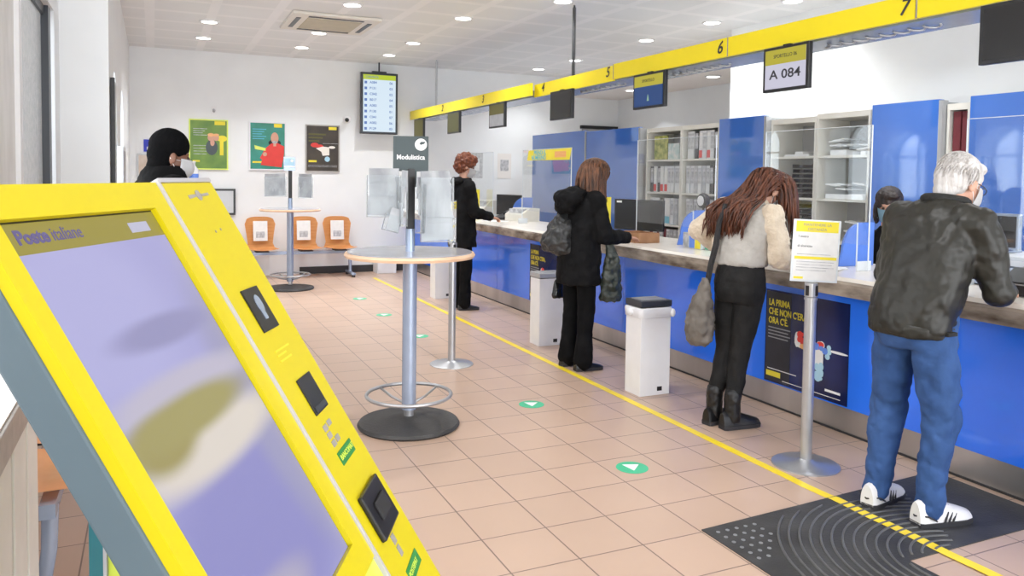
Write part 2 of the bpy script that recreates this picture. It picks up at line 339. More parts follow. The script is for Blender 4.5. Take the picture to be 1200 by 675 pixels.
def organic(o, vox=0.01, it=6, disp=0.0, dscale=0.1, fac=0.5, creases=0.0, cscale=0.25):
    m = o.modifiers.new('join', 'REMESH'); m.mode = 'VOXEL'; m.voxel_size = vox; m.use_smooth_shade = True
    s = o.modifiers.new('soften', 'SMOOTH'); s.factor = fac; s.iterations = it
    if disp:
        t = bpy.data.textures.new('folds', 'CLOUDS'); t.noise_scale = dscale; t.noise_depth = 2
        d = o.modifiers.new('folds', 'DISPLACE'); d.texture = t; d.strength = disp; d.mid_level = 0.5; d.texture_coords = 'LOCAL'
    if creases:
        t = bpy.data.textures.new('creases', 'MARBLE'); t.noise_scale = cscale; t.turbulence = 9; t.noise_depth = 1; t.marble_type = 'SHARP'
        d = o.modifiers.new('creases', 'DISPLACE'); d.texture = t; d.strength = creases; d.mid_level = 0.5; d.texture_coords = 'LOCAL'
    return o
def tag(o, label, cat=None, group=None, kind=None):
    if label: o['label'] = label
    if cat: o['category'] = cat
    if group: o['group'] = group
    if kind: o['kind'] = kind
    return o
def thing(name, label, cat, loc=(0, 0, 0), rz=0.0, group=None):
    o = bpy.data.objects.new(name, None); col.objects.link(o); o.location = loc; o.rotation_euler = (0, 0, rz)
    o.empty_display_size = 0.1
    return tag(o, label, cat, group)
def struct(o): o['kind'] = 'structure'; return o
def copy_tree(o, parent=None):
    c = o.copy(); col.objects.link(c)
    if parent is not None: c.parent = parent
    for ch in [k for k in bpy.data.objects if k.parent == o]: copy_tree(ch, c)
    return c
def kids(o): return [k for k in bpy.data.objects if k.parent == o]
ORD = ['first', 'second', 'third', 'fourth', 'fifth', 'sixth', 'seventh', 'eighth', 'ninth', 'tenth', 'eleventh', 'twelfth']

def text(name, s, size, m, parent, T, depth=0.0006, align='LEFT', shear=0.0, bold=0.0, sx=1.0):
    """lettering lying in the local XY plane of matrix T, x to the right, y up"""
    cu = bpy.data.curves.new(name, 'FONT'); cu.body = s; cu.size = size; cu.extrude = depth; cu.align_x = align; cu.align_y = 'CENTER'
    cu.shear = shear; cu.offset = bold; cu.resolution_u = 3
    to = bpy.data.objects.new(name, cu); col.objects.link(to)
    dg = bpy.context.evaluated_depsgraph_get()
    me = bpy.data.meshes.new_from_object(to.evaluated_get(dg))
    bpy.data.objects.remove(to); bpy.data.curves.remove(cu)
    me.transform(T @ Matrix.Diagonal((sx, 1, 1, 1)))
    me.materials.clear(); me.materials.append(MT[m] if isinstance(m, str) else m)
    o = bpy.data.objects.new(name, me); col.objects.link(o)
    if parent is not None: o.parent = parent
    return o
def frameM(origin, xdir, ydir):
    x = Vector(xdir).normalized(); y = Vector(ydir).normalized(); z = x.cross(y)
    m = Matrix((x, y, z)).transposed().to_4x4(); m.translation = Vector(origin); return m
def flat(name, polys, m, parent, T, lift=0.0):
    """thin flat shapes on plane T: polygons as lists of (x, y); ('e', cx, cy, rx, ry) for ellipses"""
    b = MB()
    for i, p in enumerate(polys):
        lf = lift+0.00005*i
        if p[0] == 'e': p = [(p[1]+p[3]*math.cos(2*PI*k/24), p[2]+p[4]*math.sin(2*PI*k/24)) for k in range(24)]
        b.rings([[T @ Vector((x, y, lf)) for x, y in p], [T @ Vector((x, y, lf+0.0012)) for x, y in p]])
    return b.build(name, m, parent)
def rect(x0, y0, x1, y1): return [(x0, y0), (x1, y0), (x1, y1), (x0, y1)]
# ================================================================== the room
YB = 12.09; ZC = 3.25
struct(MB().box(-0.8, 7.8, -4.3, YB+0.2, -0.12, 0).build('floor', 'floor'))
struct(MB().box(-0.8, 7.8, -4.3, YB+0.2, ZC, ZC+0.12).build('ceiling', 'ceil'))
struct(MB().box(-0.9, 7.8, YB, YB+0.2, 0, ZC).build('wall_back', 'wall'))
struct(MB().box(2.0, 3.715, YB-0.014, YB-0.001, 0.002, 0.11).build('baseboard_back', 'dark'))
# left wall, near part with the shop window
b = MB()
b.box(-0.80, -0.62, -4.3, 0.6, 0, ZC).box(-0.80, -0.62, 6.3, 6.6, 0, ZC).box(-0.80, -0.62, 0.6, 6.3, 0, 0.93).box(-0.80, -0.62, 0.6, 6.3, 2.62, ZC)
struct(b.build('wall_left', 'wall'))
# left wall, far part: thicker, starting with the white pier, with two arched windows
def arch_wall(name, y0, y1, wins, x0=-0.80, x1=-0.30):
    b = MB(); ys = y0
    for (c, hw, zb, zs) in wins:
        b.prism([(ys, 0), (c-hw, 0), (c-hw, ZC), (ys, ZC)], x0, x1, 'x')
        b.prism([(c-hw, 0), (c+hw, 0), (c+hw, zb), (c-hw, zb)], x0, x1, 'x')
        arc = [(c+hw*math.cos(t), zs+hw*math.sin(t)) for t in [PI*k/16 for k in range(17)]]
        half = len(arc)//2
        b.prism([(c+hw, ZC)]+[(c, ZC)]+[(c, arc[half][1])]+list(reversed(arc[:half])), x0, x1, 'x')
        b.prism([(c, ZC), (c-hw, ZC)]+list(reversed(arc[half:])), x0, x1, 'x')
        ys = c+hw
    b.prism([(ys, 0), (y1, 0), (y1, ZC), (ys, ZC)], x0, x1, 'x')
    return struct(b.build(name, 'wall'))
WINS = [(7.55, 0.42, 1.25, 1.95), (9.25, 0.42, 1.25, 1.95)]
arch_wall('wall_left_pier', 6.6, YB, WINS)
for i, (c, hw, zb, zs) in enumerate(WINS):
    f = MB()
    out = [(c-hw, zb), (c+hw, zb)]+[(c+hw*math.cos(t), zs+hw*math.sin(t)) for t in [PI*k/16 for k in range(17)]]
    pts = [Vector((-0.70, y, z)) for y, z in out]
    f.tube(pts, 0.022, 6, closed=True)
    f.box(-0.715, -0.685, c-0.015, c+0.015, zb, zs+hw); f.box(-0.715, -0.685, c-hw, c+hw, zs-0.015, zs+0.015)
    wdw = struct(f.build('window_%d' % (i+2), 'frame'))
    g = MB(); g.prism(out, -0.704, -0.699, 'x'); g.build('pane', 'winglass', wdw)
# shop window
f = MB()
f.box(-0.74, -0.66, 0.6, 6.3, 0.93, 0.99).box(-0.74, -0.66, 0.6, 6.3, 2.56, 2.62)
f.box(-0.74, -0.635, 6.10, 6.22, 0.93, 2.62).box(-0.74, -0.68, 0.6, 0.66, 0.93, 2.62)
w1 = struct(f.build('window_1', 'frame'))
MB().box(-0.70, -0.655, 4.98, 5.08, 0.99, 2.56).build('mullion', 'white', w1)
MB().box(-0.76, -0.64, 2.2, 2.3, 0.99, 2.56).build('mullion', 'white', w1)
MB().box(-0.685, -0.679, 2.3, 4.98, 0.99, 2.56).build('pane', 'poster_pane', w1)
MB().box(-0.685, -0.679, 0.66, 2.2, 0.99, 2.56).build('pane', 'poster_pane', w1)
MB().box(-0.685, -0.679, 5.08, 6.10, 0.99, 2.56).build('pane', 'frost', w1)
# right (office side) wall, recess, soffit
struct(MB().box(6.07, 6.25, -4.3, 7.25, 0, ZC).build('wall_right', 'wall'))
struct(MB().box(7.6, 7.8, 7.25, YB, 0, ZC).build('wall_recess', 'wall'))
struct(MB().box(6.25, 7.8, 7.07, 7.25, 0, ZC).build('wall_return', 'wall'))
struct(MB().box(6.4, 7.6, 7.25, YB, 2.92, ZC-0.001).build('trim_1', 'wallwarm'))
d = struct(MB().box(6.86, 7.52, YB-0.05, YB-0.002, 0.002, 2.38).build('door_1', 'cabgrey'))
MB().box(6.82, 7.56, YB-0.07, YB-0.003, 2.385, 2.44).build('door_head', 'black', d)
# front wall behind the camera with three shop windows
b = MB(); b.box(-0.8, 7.8, -4.5, -4.3, 0, 0.3).box(-0.8, 7.8, -4.5, -4.3, 2.9, ZC)
for x0, x1 in ((-0.8, -0.5), (1.9, 2.1), (4.4, 4.6), (6.9, 7.8)): b.box(x0, x1, -4.5, -4.3, 0.3, 2.9)
struct(b.build('wall_front', 'wall'))

# ceiling fittings
def ceiling_light(x, y, label, r=0.085):
    t = thing('ceiling_light', label, 'ceiling light', (x, y, ZC), 0, 'round recessed ceiling lights')
    b = MB(); n = 28
    pr = [(r, -0.001), (r+0.026, -0.001), (r+0.024, -0.009), (r, -0.012)]
    rs = [[Vector((q[0]*math.cos(2*PI*k/n), q[0]*math.sin(2*PI*k/n), q[1])) for q in pr] for k in range(n)]
    b.rings(rs, closed=True); b.build('rim', 'white', t)
    MB().lathe([(0.001, -0.001), (r, -0.001), (r, -0.007), (0.001, -0.007)], n=28).build('diffuser', 'lamp', t)
    l = bpy.data.lights.new('lamp', 'AREA'); l.shape = 'DISK'; l.size = 0.17; l.energy = LAMP_W; l.spread = math.radians(115); l.color = (0.97, 0.985, 1.0)
    o = bpy.data.objects.new('lamp', l); col.objects.link(o); o.parent = t; o.location = (0, 0, -0.02)
    return t
LAMP_W = 9
LTS = [(0.59, 10.88, 'ceiling light nearest the white pier, closest to the back wall'), (0.59, 9.69, 'ceiling light near the white pier, in front of the one by the back wall'),
       (1.85, 11.02, 'ceiling light behind the air conditioning unit, close to the back wall'), (1.85, 9.80, 'ceiling light directly behind the air conditioning unit'),
       (1.85, 8.02, 'ceiling light just in front of the air conditioning unit'), (3.09, 11.08, 'ceiling light above the queue display, close to the back wall'),
       (3.09, 9.93, 'middle one of the ceiling lights right of the air conditioning unit'), (3.09, 8.11, 'nearest ceiling light right of the air conditioning unit'),
       (3.66, 6.87, 'ceiling light in front of the yellow beam by its near hanging tube'), (5.60, 8.29, 'ceiling light over the yellow beam between the numbers 5 and 6'),
       (5.60, 7.02, 'ceiling light over the yellow beam above the number 6'), (5.60, 5.82, 'ceiling light over the yellow beam near the number 7'),
       (5.65, 10.2, 'ceiling light right of the near hanging tube, second farthest over the office'), (5.60, 11.3, 'ceiling light left of the near hanging tube, farthest over the office'),
       (4.95, 4.3, 'added unseen ceiling light above the seated clerk'), (4.95, 2.6, 'added unseen ceiling light over the office side nearest the viewer'), (2.2, 5.0, 'added unseen ceiling light above the queue lane'),  # from here to the list end: out-of-view lights added for brightness
       (2.2, 2.4, 'added unseen ceiling light above the ribbed mat')]
for x, y, lb in LTS: ceiling_light(x, y, lb)
t = thing('air_conditioner', 'square ceiling air conditioning cassette with beige grille and dark slots', 'air conditioner', (1.83, 9.07, ZC))
MB().box(-0.48, 0.48, -0.50, 0.50, -0.035, -0.001, 0.012).build('cover', 'acwhite', t)
MB().box(-0.30, 0.30, -0.31, 0.31, -0.042, -0.034, 0.004).build('grille', 'acbeige', t)
for a in range(4):
    R = Matrix.Rotation(a*PI/2, 4, 'Z')
    MB().box(-0.30, 0.30, 0.365, 0.415, -0.040, -0.034, M=R).build('air_slot', 'black', t)

for (x, y, lb) in ((6.9, 8.6, 'added ceiling light in the lower ceiling of the office recess, nearer one'), (6.9, 10.6, 'added ceiling light in the lower ceiling of the office recess, farther one')):  # lights added to brighten the dark recess
    ceiling_light(x, y, lb).location.z = 2.92
# ================================================================== counter
CY0, CY1 = 0.9, YB-0.02
t = thing('service_counter', 'long glossy blue service counter with steel kick plate along the right side', 'counter', (3.77, 0, 0))
edges = [CY0, 1.95, 3.05, 4.45, 5.85, 7.25, 8.65, 10.05, CY1]
for a, c in zip(edges, edges[1:]):
    MB().box(0, 0.04, a+0.002, c-0.002, 0.16, 0.84, 0.002).build('front_panel', 'blue', t)
MB().box(0.045, 0.07, CY0, CY1, 0.012, 0.84).build('backing_board', 'dark', t)
MB().box(0.012, 0.03, CY0, CY1, 0.012, 0.158).build('kick_plate', 'steel', t)
MB().box(0.004, 0.044, CY0, CY1, 0.001, 0.012).build('floor_channel', 'dark', t)
MB().box(-0.06, 0.045, CY0, CY1, 0.842, 0.856).build('shelf_support', 'dark', t)
tw = thing('counter_worktop', 'pale worktop with brown granite edge running along the blue counter', 'worktop', (3.60, 0, 0))
MB().prism([(0.012, 0.945), (0.03, 0.965), (0.84, 0.965), (0.84, 0.93), (0.03, 0.93)], CY0, CY1, 'y').build('top', 'worktop', tw)
MB().prism([(0.0, 0.858), (0.0, 0.93), (0.010, 0.944), (0.028, 0.929), (0.10, 0.929), (0.10, 0.858)], CY0, CY1, 'y').build('edge_moulding', 'granite', tw)
# kick shade board, clerk side of the desk
MB().box(4.40-3.77, 4.42-3.77, CY0, CY1, 0.05, 0.928).build('clerk_side_panel', 'cabgrey', t)

# yellow beam with counter numbers
t = thing('sign_beam', 'long yellow overhead beam with black counter numbers hanging above the counter', 'sign', (3.73, 0, 2.40))
segs = [((-0.02, YB-0.03), (-0.02, 7.66), 0.0), ((0.05, 7.72), (-0.002, 6.03), -0.012), ((0, 6.02), (0.0, 4.50), 0), ((0, 4.49), (0.0, 2.98), 0), ((0, 2.97), (0.0, 0.8), 0)]
for (a, c, dz) in segs:
    b = MB(); b.rings([[Vector((a[0], a[1], dz)), Vector((a[0]+0.022, a[1], dz)), Vector((a[0]+0.022, a[1], 0.135+dz)), Vector((a[0], a[1], 0.135+dz))],
                       [Vector((c[0], c[1], dz)), Vector((c[0]+0.022, c[1], dz)), Vector((c[0]+0.022, c[1], 0.135+dz)), Vector((c[0], c[1], 0.135+dz))]])
    b.build('fascia_panel', 'yellow', t)
MB().box(0.08, 0.40, 0.8, YB-0.05, 0.0, 0.012).box(0.08, 0.095, 0.8, YB-0.05, 0.012, 0.07).box(0.385, 0.40, 0.8, YB-0.05, 0.012, 0.07).build('cable_tray', 'bluegrey', t)
for y0 in (3.0, 4.75, 6.2):
    b = MB()
    pts = []
    for k in range(60): pts.append((0.23+0.035*math.sin(k*0.9), y0+k*0.014, -0.008+0.008*math.cos(k*0.9)))
    b.tube(pts, 0.007, 6); b.build('coiled_cable', 'steelgrey', t, True)
for y, s, dx in ((3.03, '7', 0), (4.56, '6', 0), (6.10, '5', 0.0), (7.48, '4', 0.043), (9.0, '3', -0.02), (10.5, '2', -0.02)):
    text('number', s, 0.125, 'ink', t, frameM((-0.0035+dx, y+0.05, 0.070), (0, -1, 0), (0, 0, 1)), shear=0.25, bold=0.0015)
for y in (2.97, 4.495, 6.025):
    MB().box(-0.003, 0, y-0.004, y+0.004, 0, 0.135).build('panel_seam', 'sill', t)
for y in (11.2, 6.98):
    b = MB(); b.cyl((0.12, y, 0.06), (0.12, y, ZC-2.402), 0.010)
    n = 46
    for k in range(n):
        z = 0.14+k*(ZC-2.41-0.15)/n
        b.cyl((0.12, y, z), (0.12, y, z+0.008), 0.019, n=10)
    b.build('hanging_tube', 'steelgrey' if y > 9 else 'dark', t)
# lcd screens under the beam
def lcd(yc, wdt, style, label):
    t = thing('counter_screen', label, 'screen', (3.70, yc, 2.10), 0, 'small screens hanging under the yellow beam')
    h = wdt/2
    MB().box(0, 0.032, -h, h, 0, 0.29, 0.004).build('casing', 'black', t)
    T = frameM((-0.001, 0, 0.145), (0, -1, 0), (0, 0, 1))
    hw, hh = h-0.022, 0.126
    if style == 'off':
        flat('display', [rect(-hw, -hh, hw, hh)], 'scr_off', t, T)
    elif style == 'num':
        flat('display', [rect(-hw, -hh, hw, hh)], 'lcd_white', t, T)
        flat('display_header', [rect(-hw, hh-0.095, hw, hh)], 'lcd_yel', t, T, 0.0012)
        text('lettering', 'SPORTELLO 06', 0.033, 'ink', t, T @ Matrix.Translation((0.0, hh-0.045, 0.003)), align='CENTER', sx=0.95)
        text('lettering', 'A 084', 0.083, 'ink', t, T @ Matrix.Translation((0, -0.038, 0.002)), align='CENTER', bold=0.0012, sx=1.35)
    elif style == 'blue':
        flat('display', [rect(-hw, -hh, hw, hh)], 'lcd_blue', t, T)
        flat('display_header', [rect(-hw, hh-0.09, hw, hh)], 'lcd_yel', t, T, 0.0012)
        text('lettering', 'SPORTELLO', 0.035, 'ink', t, T @ Matrix.Translation((0, hh-0.045, 0.003)), align='CENTER', sx=0.95)
        flat('display_picture', [[(-0.016, -0.085), (0.014, -0.085), (0.004, -0.045), (-0.004, -0.03)]], 'lcd_pale', t, T, 0.0012)
    elif style == 'half':
        flat('display', [rect(-hw, -hh, hw, hh)], 'greyink', t, T)
        flat('display_header', [rect(-hw, 0.01, hw, hh)], 'lcd_olive', t, T, 0.0012)
    else:
        flat('display', [rect(-hw, -hh, hw, hh)], 'lcd_olive', t, T)
    MB().box(0.005, 0.03, -0.03, 0.03, 0.29, 0.299).build('bracket', 'black', t)
    return t
lcd(2.36, 0.46, 'off', 'black switched off screen at the right edge of the picture under the beam')
lcd(3.895, 0.40, 'num', 'white screen reading A 084 under the yellow beam')
lcd(5.43, 0.45, 'blue', 'screen with yellow header and dark blue picture under the number 5 part of the beam')
lcd(6.96, 0.46, 'off', 'black switched off screen beneath the near hanging tube of the beam')
lcd(8.57, 0.46, 'half', 'screen half olive and half grey, third from the far end of the beam')
lcd(10.05, 0.46, 'olive', 'dark olive screen, second from the far end of the beam')
lcd(11.58, 0.46, 'olive', 'dark olive screen at the far end of the beam')

# acrylic screens standing on the counter
def plexi(y0, y1, zt, label):
    t = thing('acrylic_screen', label, 'protective screen', (4.02, (y0+y1)/2, 0.966), 0, 'clear acrylic screens on the counter')
    h = (y1-y0)/2; z1 = zt-0.966
    MB().box(0, 0.006, -h, h, 0.16, z1).build('pane', 'plexi', t)
    for s in (-1, 1):
        MB().box(-0.001, 0.007, s*h-0.002, s*h+0.002, 0.0, z1).build('pane_edge', 'edgeglass', t)
        MB().box(-0.06, 0.06, s*(h-0.03)-0.003, s*(h-0.03)+0.003, 0, 0.06).build('foot', 'edgeglass', t)
    MB().box(-0.001, 0.007, -h, h, z1-0.004, z1).build('top_edge', 'edgeglass', t)
plexi(1.88, 2.86, 1.87, 'clear acrylic screen in front of the man in the olive jacket')
plexi(3.48, 4.40, 1.87, 'clear acrylic screen under the A 084 screen')
plexi(4.95, 6.05, 1.87, 'clear acrylic screen behind the brown box')
plexi(7.30, 8.50, 1.84, 'clear acrylic screen carrying the yellow banner')
plexi(9.40, 10.50, 1.84, 'clear acrylic screen at the far end of the counter')
t = thing('window_banner', 'yellow banner with cyan writing on the acrylic screen', 'banner', (4.012, 7.82, 1.77))
T = frameM((0, 0, 0), (0, -1, 0), (0, 0.0, 1))
flat('banner_sheet', [[(-0.54, -0.055), (0.50, -0.06), (0.54, 0.065), (-0.50, 0.06)]], 'yellink', t, T)
text('lettering', 'PRENDI IL', 0.07, 'tealb', t, T @ Matrix.Translation((-0.36, 0.028, 0.002)), bold=0.002, sx=1.0)
text('lettering', 'NUMERINO', 0.07, 'tealb', t, T @ Matrix.Translation((-0.42, -0.028, 0.002)), bold=0.002, sx=1.0)
flat('orange_print', [rect(0.16, -0.03, 0.42, 0.035)], 'orange', t, T, 0.0012)

# quarter round blue dividers on the worktop
def divider(x0, x1, y, h, label):
    t = thing('counter_divider', label, 'divider', (x0, y, 0.966), 0, 'blue round cornered dividers on the counter')
    L = x1-x0; r = min(L*0.62, h*0.6)
    poly = [(0, 0), (L, 0), (L, h), (r*1.0, h)]+[(0.10*L+r-r*math.sin(a), h-r*1.1+r*1.1*math.cos(a)) for a in [PI/2*k/8 for k in range(1, 9)]]
    MB().prism(poly, -0.009, 0.009, 'y').build('panel', 'divblue', t)
    MB().box(L*0.5-0.006, L*0.5+0.006, -0.0105, 0.0105, 0.0, h-0.002).build('reflection_strip', 'edgeglass', t)  # pale strip imitates a vertical reflection on the panel
divider(4.05, 4.36, 3.74, 0.285, 'blue rounded divider between the stanchion notice and the man in the olive jacket')
divider(4.02, 4.32, 5.42, 0.29, 'blue rounded divider left of the woman in the beige jacket')
divider(4.30, 4.62, 9.45, 0.28, 'blue rounded divider near the far end of the counter')

# yellow upright leaflet stands
for (y, z, lb) in ((6.42, 1.34, 'yellow upright leaflet stand right of the woman with the backpack'), (9.74, 1.345, 'yellow upright leaflet stand in front of the woman with short red brown hair')):
    t = thing('leaflet_stand', lb, 'leaflet stand', (3.92, y, 0.966))
    h = z-0.966
    MB().box(-0.05, 0.05, -0.012, -0.004, 0.01, h).build('card', 'yellink', t)
    MB().box(-0.06, 0.06, -0.04, 0.04, 0, 0.012, 0.003).build('foot', 'edgeglass', t)

# monitors, boxes and devices on the counter
def monitor(loc, rz, label, w=0.50, h=0.30, back='black', st=0.06):
    t = thing('monitor', label, 'monitor', loc, rz)
    MB().box(-w/2, w/2, -0.02, 0.012, st, st+h, 0.006).build('casing', back, t)
    MB().box(-w/2+0.015, w/2-0.015, -0.0225, -0.0195, st+0.015, st+h-0.015).build('display', 'scr_off', t)
    MB().box(-0.03, 0.03, 0.012, 0.03, 0.01, st+0.12).build('neck', back, t)
    MB().box(-0.12, 0.12, -0.06, 0.10, 0, 0.012, 0.004).build('foot', back, t)
    return t
m_ = monitor((4.30, 6.42, 0.966), -PI/2+0.40, 'black monitor on the counter behind the brown box', 0.56, 0.30, 'black', 0.05)
T = frameM((0.20, 0.0, 0.335), (1, 0, 0), (0, 0, 1))
MB().box(-0.25, -0.19, -0.0245, -0.0225, 0.315, 0.335).build('corner_sticker', 'paper', m_)
monitor((4.42, 9.75, 0.966), -PI/2+0.3, 'black monitor near the far end of the counter', 0.50, 0.28, 'black', 0.03)
monitor((4.50, 3.02, 1.1225), -PI/2, 'grey framed monitor right of the man in the olive jacket', 0.34, 0.21, 'bluegrey', 0.015)
MB_ = thing('monitor_riser', 'white raised shelf behind the counter at the right edge', 'shelf', (4.28, 1.6, 0.966))
MB().box(0, 0.42, -0.4, 1.65, 0.10, 0.155, 0.004).build('shelf_board', 'white', MB_)
for y in (-0.3, 0.6, 1.55): MB().box(0.02, 0.40, y, y+0.03, 0, 0.10).build('support', 'cabgrey', MB_)
for k in kids(MB_): pass
t = thing('cardboard_box', 'small brown wooden box on the worktop beside the woman with the backpack', 'box', (3.87, 5.80, 0.966), 0.05)
b = MB(); b.box(-0.11, 0.11, -0.17, 0.17, 0, 0.012).box(-0.11, -0.10, -0.17, 0.17, 0.012, 0.085).box(0.10, 0.11, -0.17, 0.17, 0.012, 0.085).box(-0.10, 0.10, -0.17, -0.16, 0.012, 0.085).box(-0.10, 0.10, 0.16, 0.17, 0.012, 0.085).build('tray', 'cardboard', t)
MB().box(-0.115, 0.115, -0.005, 0.005, 0.012, 0.075).build('partition', 'cardboard', t)
def printer(x, y, label, m='black', sc=1.0, rz=0.0):
    t = thing('counter_printer', label, 'printer', (x, y, 0.966), rz)
    MB().prism([(-0.14*sc, 0), (0.16*sc, 0), (0.16*sc, 0.16*sc), (-0.02*sc, 0.17*sc), (-0.14*sc, 0.09*sc)], -0.20*sc, 0.20*sc, 'y').build('body', m, t)
    MB().box(-0.143*sc, -0.135*sc, -0.17*sc, 0.17*sc, 0.07*sc, 0.078*sc).build('paper_slot', 'steelgrey', t)
    MB().box(0.0, 0.12*sc, -0.16*sc, 0.16*sc, 0.168*sc, 0.176*sc).build('lid', 'steelgrey', t)
    return t
printer(3.98, 2.38, 'black printer on the counter right of the man in the olive jacket', 'black', 0.78)
printer(4.30, 4.75, 'black printer on the office side right of the woman in the beige jacket', 'black', 0.6)
t = thing('document_tray', 'grey document tray beside the black printer at the right edge', 'tray', (4.235, 2.75, 0.966))
b = MB(); b.box(-0.13, 0.13, -0.16, 0.16, 0, 0.006)
for z in (0.03, 0.06, 0.09): b.box(-0.13, 0.13, -0.16, 0.16, z, z+0.005)
for sx in (-0.13, 0.125): b.box(sx, sx+0.005, -0.16, 0.16, 0, 0.095)
b.build('tray_rack', 'bluegrey', t)
MB().box(-0.11, 0.11, -0.15, 0.15, 0.0355, 0.045).build('papers', 'paper', t)
for i, (x, y, c, lb) in enumerate(((3.95, 5.02, 'yellink', 'yellow'), (3.97, 5.12, 'divblue', 'blue'), (4.0, 5.24, 'greypaper', 'grey green'), (3.98, 4.93, 'green', 'green'))):
    t = thing('leaflet_box', lb+' leaflet holder at the elbow of the woman in the beige jacket', 'leaflet holder', (x, y, 0.966))
    MB().box(-0.03, 0.03, -0.035, 0.035, 0, 0.12 if i != 3 else 0.06, 0.002).build('box', 'edgeglass', t)
    MB().box(-0.034, -0.031, -0.033, 0.033, 0.004, 0.118 if i != 3 else 0.058).build('leaflet', c, t)
t = thing('paper_stack', 'loose white papers on the worktop under the hands of the woman in the beige jacket', 'papers', (3.86, 3.72, 0.966), 0.2)
for k in range(4):
    MB().box(-0.105, 0.105, -0.148, 0.148, 0.0015*k, 0.0015*k+0.0011, M=Matrix.Rotation(0.12*k, 4, 'Z')).build('sheet', 'paper', t)
for i, (x, y, rz, lb) in enumerate(((3.85, 4.5, 0.4, 'white papers lying on the worktop left of the woman in the beige jacket'), (3.88, 8.95, 0.1, 'white papers on the worktop near the woman with short red brown hair'), (3.9, 2.95, -0.3, 'white form on the worktop in front of the man in the olive jacket'))):
    t = thing('paper_sheet', lb, 'paper', (x, y, 0.966), rz)
    MB().box(-0.105, 0.105, -0.148, 0.148, 0.0, 0.003).build('sheet', 'paper', t)
for i, (x, y, h, lb) in enumerate(((4.25, 9.0, 0.16, 'beige office machine on the far part of the worktop'), (4.28, 10.3, 0.22, 'beige office machine near the back wall on the worktop'))):
    t = thing('office_machine', lb, 'machine', (x, y, 0.966), 0.2)
    MB().prism([(-0.13, 0), (0.15, 0), (0.15, h), (0.0, h), (-0.13, h*0.5)], -0.18, 0.18, 'y').build('body', 'cabbeige', t)
    MB().box(-0.10, -0.02, -0.13, 0.13, h*0.62, h*0.95).build('paper_feed', 'greypaper', t)
t = thing('phone', 'black desk telephone on the far part of the worktop', 'telephone', (4.12, 9.3, 0.966), 0.5)
MB().prism([(-0.09, 0), (0.09, 0), (0.09, 0.07), (-0.09, 0.03)], -0.08, 0.08, 'y').build('base', 'black', t)
MB().tube([(-0.06, -0.07, 0.08), (-0.02, -0.07, 0.10), (0.05, -0.07, 0.115), (0.09, -0.07, 0.10)], [0.022, 0.014, 0.014, 0.022]).build('handset', 'black', t, True)

# posters on the counter front
def counter_poster(yc, label):
    t = thing('counter_poster', label, 'poster', (3.768, yc, 0.48), 0, 'dark blue posters on the blue counter front')
    MB().box(-0.002, 0, -0.35, 0.35, -0.31, 0.31).build('sheet', mat('navy_print', (0.006, 0.010, 0.05), 0.2, c2=(0.010, 0.022, 0.12), scale=2.5), t)
    T = frameM((-0.0025, 0, 0), (0, -1, 0), (0, 0, 1)); Tm = lambda x, y: T @ Matrix.Translation((x, y, 0.0004))
    flat('dark_margin', [rect(-0.34, -0.30, -0.12, 0.30)], 'ink', t, T)
    for s, y in (('LA PRIMA', 0.225), ('CHE NON C\'ERA,', 0.165), ('ORA C\'\u00c8.', 0.105)):
        text('lettering', s, 0.062, 'yellink', t, Tm(-0.32, y) @ Matrix.Translation((0, 0, 0.0015)), sx=0.72, bold=0.001)
    b = [rect(-0.32, 0.055-0.022*k, -0.12-0.02*(k % 2), 0.062-0.022*k) for k in range(4)]
    flat('small_print', b, 'greyink', t, T, 0.0014)
    flat('yellow_tag', [rect(-0.33, -0.27, -0.20, -0.235)], 'yellink', t, T, 0.0014)
    flat('footer_print', [rect(-0.32, -0.222, -0.06, -0.217), rect(0.18, -0.255, 0.30, -0.240), rect(-0.18, -0.285, 0.30, -0.281)], 'whiteink', t, T, 0.0014)
    # colourful figure of splashed paint
    rnd = random.Random(3)
    def blobs(cx, cy, sx, sy, n): return [('e', cx+rnd.uniform(-sx, sx), cy+rnd.uniform(-sy, sy), rnd.uniform(0.012, 0.03), rnd.uniform(0.010, 0.025)) for _ in range(n)]
    flat('white_paint', blobs(0.10, 0.0, 0.10, 0.03, 9)+[('e', -0.03, 0.0, 0.05, 0.03), rect(0.07, -0.12, 0.16, -0.01), ('e', 0.27, 0.0, 0.08, 0.008), ('e', -0.06, 0.02, 0.02, 0.05)], 'whiteink', t, T, 0.0016)
    flat('red_paint', blobs(-0.04, 0.03, 0.03, 0.03, 5)+blobs(0.10, 0.015, 0.05, 0.01, 2), 'red', t, T, 0.0028)
    flat('cyan_paint', blobs(0.13, -0.15, 0.02, 0.04, 12)+blobs(0.19, -0.01, 0.04, 0.03, 5), 'maskblue', t, T, 0.0028)
    flat('blue_paint', blobs(0.13, 0.01, 0.08, 0.02, 5), 'divblue', t, T, 0.0040)
    flat('orange_paint', blobs(0.0, -0.01, 0.02, 0.02, 3), 'orange', t, T, 0.0040)
    return t
counter_poster(3.725, 'dark poster with yellow writing on the counter behind the sign post')
counter_poster(7.39, 'dark poster with yellow writing on the counter beside the middle white bin')
